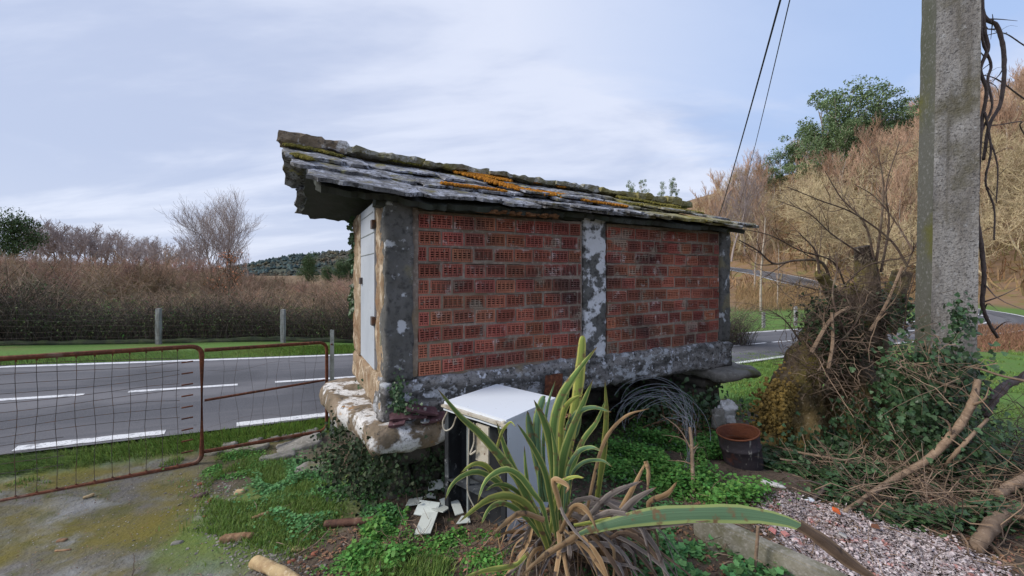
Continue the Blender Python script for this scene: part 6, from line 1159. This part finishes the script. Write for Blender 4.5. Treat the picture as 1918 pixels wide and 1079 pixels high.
# undergrowth on the hillside
q = np.stack([g_.uniform(15, 130, 60000), g_.uniform(28, 120, 60000)], 1); zz = H(q[:, 0], q[:, 1]); pxx = 959 + q[:, 0] / q[:, 1] * 744; k_ = (road_near(q[:, 0], q[:, 1])[0] > RW + 1.2) & (pxx > 1300) & (pxx < 2050) & (512 - (zz - EYE) / q[:, 1] * 744 < 556); q = q[k_][:16000]; zz = zz[k_][:16000]
n = len(q); hh = g_.uniform(.5, 1.8, n); sc = np.stack([np.full(n, 1.2), hh, hh], 1); tag(obj('hillside_scrub', scatter(BLADE[0], BLADE[1], np.stack([q[:, 0], q[:, 1], zz - .05], 1), rots(n, .6, r=g_), sc), M('hill_scrub', (.27, .17, .085), [('n', .12, .45, .6, (.2, .17, .07)), ('n', .3, .5, .65, (.2, .1, .055))], attr=True, var=.4), None, cattr=dict(c=rep(g_.random(n), 5)), loc=(0, 0, 0)), 'dry orange brown undergrowth between the hillside trees', 'undergrowth', kind='stuff')
# eucalyptus on the ridge
def leafy(seed, Ht, cr, nl, mat, lsz=.35, clus=26, zr_=(.45, 1.0), trunk_mat='birch', r=.16, flat=1.0):
    g = np.random.default_rng(seed); br = branches(seed, (0, 0, 0), (g.normal(0, .05), g.normal(0, .05), 1), Ht * .95, r, 1, [14], .7, .1, .07, .32, tstart=zr_[0]); V1, F1 = tubes(np.array([x[1] for x in br]), np.maximum(np.array([x[2] for x in br]), .03), 5)
    c = []; ends = [x[1][-1] for x in br if x[0] == 1] + [x[1][4] for x in br if x[0] == 1]
    while len(c) < clus: e = ends[len(c) % len(ends)]; c.append(e + g.normal(0, cr * .14, 3))
    c = np.array(c); rad = g.uniform(.6, 1.35, len(c)) * cr * (.3 if mat == 'ever' else .2); i = g.integers(0, len(c), nl); d = g.normal(0, 1, (nl, 3)); d /= np.linalg.norm(d, axis=1, keepdims=True); pos = c[i] + d * (rad[i] * g.uniform(.3, 1.05, nl) ** .6)[:, None] * (1, 1, .75 * flat)
    V, F = scatter(LEAF[0], LEAF[1], pos, rots(nl, 1.1, r=g), np.stack([g.uniform(.7, 1.3, nl) * lsz] * 3, 1) * (1.1, 1, 1)); return mk_mesh('trunk', V1, F1, MT[trunk_mat]), mk_mesh('crown', V, F, MT[mat], cattr=dict(c=rep(g.random(nl), 5)))
eucs = [proto('eucalyptus_tree', 'tall eucalyptus with airy green crown on the ridge', 'tree', 'eucalyptus trees along the ridge', *leafy(300 + q, 14, 6.2, 2600, 'euc', .36, 22, (.35, 1.0))) for q in range(3)]
EU = [(1432, 316, 345, 92, .55), (1448, 300, 340, 90, .75), (1466, 285, 335, 88, .9), (1490, 262, 325, 88, 1.0), (1512, 248, 318, 87, 1.0), (1536, 236, 308, 86, .95), (1556, 206, 300, 86, 1), (1580, 172, 292, 86, 1), (1604, 186, 285, 86, 1), (1548, 190, 295, 92, 1), (1625, 215, 278, 86, 1), (1652, 170, 262, 86, 1), (1676, 188, 255, 86, 1), (1700, 195, 248, 86, 1), (1568, 235, 305, 82, 1), (1520, 270, 320, 80, 1), (1640, 205, 270, 90, 1)]
ORD = ['lowest one, first', 'second', 'third', 'fourth', 'fifth', 'sixth', 'seventh', 'eighth', 'ninth', 'tenth', 'eleventh', 'twelfth', 'thirteenth', 'fourteenth', 'fifteenth', 'sixteenth', 'seventeenth']; EU.sort()
for q, (px, yt, yb, Y, _) in enumerate(EU):
    x = (px - 959) / 744 * Y; z = h1(x, Y); zt = EYE + (512 - yt) / 744 * Y; s_ = (zt - z) / 14.2; o = place(eucs[q % 3], x, Y, 1, q * 1.7); o.scale = (max(s_, .45) * 1.05, max(s_, .45) * 1.05, s_)
    o['label'] = 'eucalyptus on the ridge, %s from the lower end of the green row' % ORD[q]
for q, (px, yt, Y) in enumerate([(1190, 345, 150), (1207, 342, 152), (1240, 345, 148), (1257, 336, 150), (1268, 345, 149)]):
    x = (px - 959) / 744 * Y; z = h1(x, Y); zt = EYE + (512 - yt) / 744 * Y; s_ = (zt - z) / 14.2; o = place(eucs[q % 3], x, Y, 1, q); o.scale = (max(s_, .3) * .7, max(s_, .3) * .7, s_); o['label'] = 'distant tree top above the mossy roof end, %s of five from the ridge stones outward' % ['first', 'second', 'third', 'fourth', 'last'][q]; o['group'] = 'tree tops above the roof'
# far left: scattered trees
def special(name, lb, cat, brs, m1, m2, x, y, rmin=.02, scl=1, group=None):
    r = thing(name, lb, cat, (0, 0, 0), group); obj_me('trunk', tree_me('trunk', brs, 0, 0, m1, rmin * 2), r); obj_me('crown', tree_me('crown', brs, 1, 3, m2, rmin), r); used.add(r.name); r.location = (x, y, h1(x, y) - .1); r.scale = (scl,) * 3; return r
def pxx_(px, Y): return (px - 959) / 744 * Y
special('birch_tree', 'tall bare birch with pale trunk standing above the brown scrub, left of the granary', 'tree', branches(400, (0, 0, 0), (.05, 0, 1), 7.8, .13, 3, [22, 13, 7], .75, .14, .08, .6, tstart=.2), MT['birch'], MT['greytwig'], pxx_(424, 45), 45, .008)
special('birch_tree', 'second bare birch half merged with the tall one, just to its left', 'tree', branches(401, (0, 0, 0), (-.08, 0, 1), 7.2, .12, 3, [22, 13, 7], .75, .14, .08, .6, tstart=.2), MT['birch'], MT['greytwig'], pxx_(404, 46), 46, .008)
special('bare_sapling', 'thin bare sapling right of the birches, just in front of the far hill', 'tree', branches(402, (0, 0, 0), (.02, 0, 1), 5.0, .06, 2, [14, 6], .45, .12, .08, .4), MT['birch'], MT['greytwig'], pxx_(467, 42), 42, .01)
for q, (px, Y, ht, lb) in enumerate([(1370, 60, 12, 'hazy bare tree just beyond the right roof end'), (1395, 62, 12.5, 'hazy bare tree between the cables and the eucalyptus'), (1352, 64, 10, 'lower hazy bare tree touching the roof tip')]):
    special('bare_tree', lb, 'tree', branches(420 + q, (0, 0, 0), (0, 0, 1), ht * .85, .16, 3, [16, 8, 5], .6, .12, .1, .5), MT['greytwig'], MT['greytwig'], pxx_(px, Y), Y, .014)
special('birch_tree', 'slender white trunked birch right of the granary, in front of the hillside', 'tree', branches(430, (0, 0, 0), (0, 0, 1), 7.2, .09, 2, [16, 7], .5, .1, .03, .3, tstart=.4), MT['birch'], MT['redtwig'], pxx_(1425, 30), 30, .008)
special('birch_tree', 'thinner pale birch with orange brown twigs, closer to the stump', 'tree', branches(431, (0, 0, 0), (0, 0, 1), 5.2, .05, 2, [14, 6], .5, .1, .04, .35, tstart=.2), MT['birch'], MT['redtwig'], pxx_(1455, 31), 31, .008)
rowt = []
for q in range(3):
    br = branches(440 + q, (0, 0, 0), (0, 0, 1), 9, .22, 3, [14, 8, 4], .8, .08, .14, .5); rowt.append(proto('bare_tree', 'bare tree in the far grey row on the left horizon', 'tree', 'far row of bare trees on the left horizon', tree_me('trunk', br, 0, 0, MT['greytwig'], .08), tree_me('crown', br, 1, 3, MT['greytwig'], .03)))
for q in range(26):
    px = 50 + q * 9.5 + random.gauss(0, 3); Y = 88 + random.gauss(0, 4); place(rowt[q % 3], pxx_(px, Y), Y, np.interp(px, [50, 110, 200, 240, 300], [.95, .95, .9, .7, .6]) * random.uniform(.85, 1.05), q)
for q in range(10): Y = 80 + random.gauss(0, 4); place(rowt[q % 3], pxx_(290 + q * 9, Y), Y, random.uniform(.55, .72), q)
ev = proto('evergreen_tree', 'round dark evergreen tree at the far left edge of the photo', 'tree', None, *leafy(500, 8.5, 6.5, 7000, 'ever', .35, 34, (.2, 1.0))); place(ev, pxx_(26, 70), 70, 1.0, 0); ev.scale = (1, 1, 1.0)
for q, (px, Y, s_, lb) in enumerate([(575, 70, .62, 'rounded olive green tree before the far hill'), (612, 90, .5, 'low green tree left of the largest green clump by the door'), (640, 88, .62, 'green tree partly hidden by the granary door edge'), (655, 90, .66, 'green tree touching the ivy on the granary corner')]):
    o = copy_tree(ev); o.name = 'green_tree'; o.location = (pxx_(px, Y), Y, h1(pxx_(px, Y), Y)); o.scale = (s_ * .75, s_ * .75, s_); o['label'] = lb; o.rotation_euler[2] = q + 1
# scrub belt of the left fields: individual brown shrubs
shr = []
for q in range(5):
    bl = []
    for k in range(9): bl += branches(600 + q * 20 + k, (random.gauss(0, .35), random.gauss(0, .35), 0), (random.gauss(0, .5), random.gauss(0, .5), 1), 2.3, .03, 2, [10, 8], .75, .05, .17, .5, k=6)
    V, F = tubes(np.array([x[1] for x in bl]), np.maximum(np.array([x[2] for x in bl]), .0065), 3); r = tag(obj('brown_shrub', (V, F), MT['brownscrub'], loc=(0, 0, 0)), 'bare brown shrub in the wild scrub beyond the road', 'shrub', 'bare brown shrubs of the scrub belt'); shr.append(r)
for q in range(250):
    Y = 15 + 45 * (q / 250) ** .9; px = random.uniform(-40, 690); x = pxx_(px, Y); ht = np.interp(px, [0, 240, 330, 440, 480, 560, 680], [1.0, 1.05, 1.25, 1.15, .9, .8, .75]) * (.55 if Y < 18 else .85 if Y < 24 else 1.0) * random.choice([.6, .75, .88, .95, 1.15]); o = place(shr[q % 5], x, Y, ht, random.uniform(0, 6.28)); o['label'] = 'bare brown shrub in the wild scrub beyond the road'
for q, (px, Y, s_) in enumerate(((60, 15, .15), (95, 14, .12))):
    o = copy_tree(ev); o.name = 'evergreen_bush'; o.location = (pxx_(px, Y), Y, h1(pxx_(px, Y), Y) - .1); o.scale = (s_ * 1.2, s_, s_); o['label'] = ['dark green bush above the hedge near the left edge', 'lower dark green bush just right of the leftmost one', 'dull green bush in the scrub behind the first fence post', 'greenish bush among brambles above the second fence post'][q]; o.rotation_euler[2] = q * 2
# bramble hedge along the fence
def hedge(name, lb, n, depth, hgt, seed, mat, x0=-20, x1=9, dy=.5, taper=None, rad=.005):
    g = np.random.default_rng(seed); x = g.uniform(x0, x1, n); yb = fa[1] + (x - fa[0]) * (fb[1] - fa[1]) / (fb[0] - fa[0]) + dy + g.random(n) * depth; L_ = g.uniform(.5, 1.2, n) * hgt * (1 + .35 * np.sin(x * .9 + seed) * np.sin(x * .37)); k = 7; B = []
    az = g.uniform(0, 6.28, n); lx, ly = np.cos(az), np.sin(az); z0 = H(x, yb)
    for i in range(k): u = i / (k - 1); B.append(np.stack([x + lx * L_ * .9 * u ** 1.3 + g.normal(0, .02, n), yb + ly * L_ * .6 * u ** 1.3 + g.normal(0, .02, n), z0 + L_ * (1.55 * u - .75 * u * u * g.uniform(.7, 1.4, n)) + g.normal(0, .02, n)], 1))
    B = np.stack(B, 1); V, F = tubes(B, rad * g.uniform(.5, 1.5, n)[:, None] * np.linspace(1, .4, k)[None], 3); tag(obj(name, (V, F), MT[mat], None, cattr=dict(c=rep(g.random(n), 3 * k)), loc=(0, 0, 0)), lb, 'hedge', kind='stuff'); return B
B1_ = hedge('bramble_hedge', 'tangled dark bramble hedge behind the roadside fence', 9000, 1.3, 1.25, 1, 'hedgestem')
B2_ = hedge('bramble_hedge', 'reddish brown bramble stems rising behind the roadside hedge', 6500, 3.0, 1.7, 2, 'twig', dy=1.4, x0=-26, rad=.007)
g_ = np.random.default_rng(5); gp_ = B1_[g_.integers(0, len(B1_), 6000), 2] + np.stack([g_.normal(0, .1, 6000), g_.uniform(.2, 1.2, 6000), g_.uniform(-.35, .15, 6000)], 1); gp_ = gp_[(gp_[:, 0] < -6.6) & (np.sin(gp_[:, 0] * 1.9) + np.sin(gp_[:, 0] * 4.3 + 1) > -.5)]; gp_[:, 2] = np.maximum(gp_[:, 2], H(gp_[:, 0], gp_[:, 1]) + .05); leaves('field_glimpse_leaves', gp_, (.05, .11), 'weed', 'green leaves added in place of the bright field showing through the roadside hedge', 'greenery', LEAF, .9, 16)  # leaves added to stand in for the bright field peeking through
pts_ = np.concatenate([B1_[:, 1:6].reshape(-1, 3)[g_.integers(0, len(B1_) * 5, 17000)], B2_[:, 2:6].reshape(-1, 3)[g_.integers(0, len(B2_) * 4, 9000)]]) + g_.normal(0, .04, (26000, 3)); leaves('bramble_leaves', pts_, (.03, .08), 'olive', 'dull green and brown leaves of the bramble hedge', 'leaves', LEAF, .9, 6)
# orange leaved sapling
br = branches(700, (0, 0, 0), (0, 0, 1), 2.6, .03, 2, [10, 6], .8, .05, .1, .5); og = thing('orange_sapling', 'small sapling still holding orange dead leaves in front of the birches', 'tree', (0, 0, 0)); used.add(og.name)
obj_me('trunk', tree_me('trunk', br, 0, 2, MT['darktwig'], .01), og); e = np.concatenate([x[1][2:] for x in br if x[0] > 0]); e = e[g_.integers(0, len(e), 420)] + g_.normal(0, .12, (420, 3)); V, F = scatter(LEAF[0], LEAF[1], e, rots(420, 1, r=g_), g_.uniform(.06, .12, 420)); obj_me('foliage', mk_mesh('foliage', V, F, MT['orangeleaf'], cattr=dict(c=rep(g_.random(420), 5))), og); og.location = (pxx_(430, 17), 17, h1(pxx_(430, 17), 17) - .1)

# ------------------------------------------------------------------ overhead cables
def cable(a, b, sag, r, lb):
    a, b = np.array(a), np.array(b); t_ = np.linspace(0, 1, 50)[:, None]; p = a + (b - a) * t_; p[:, 2] -= (4 * sag * t_ * (1 - t_))[:, 0]; tag(obj('overhead_cable', tubes(p, np.full(50, r), 6), MT['cable']), lb, 'cable', 'overhead cables above the granary')
cable(P(1500, -140, 4.5), P(1335, 440, 24), .2, .014, 'thicker black cable dropping behind the right end of the roof')
cable(P(1512, -140, 6), P(1380, 400, 40), .35, .011, 'thinner cable just right of the thicker black one')
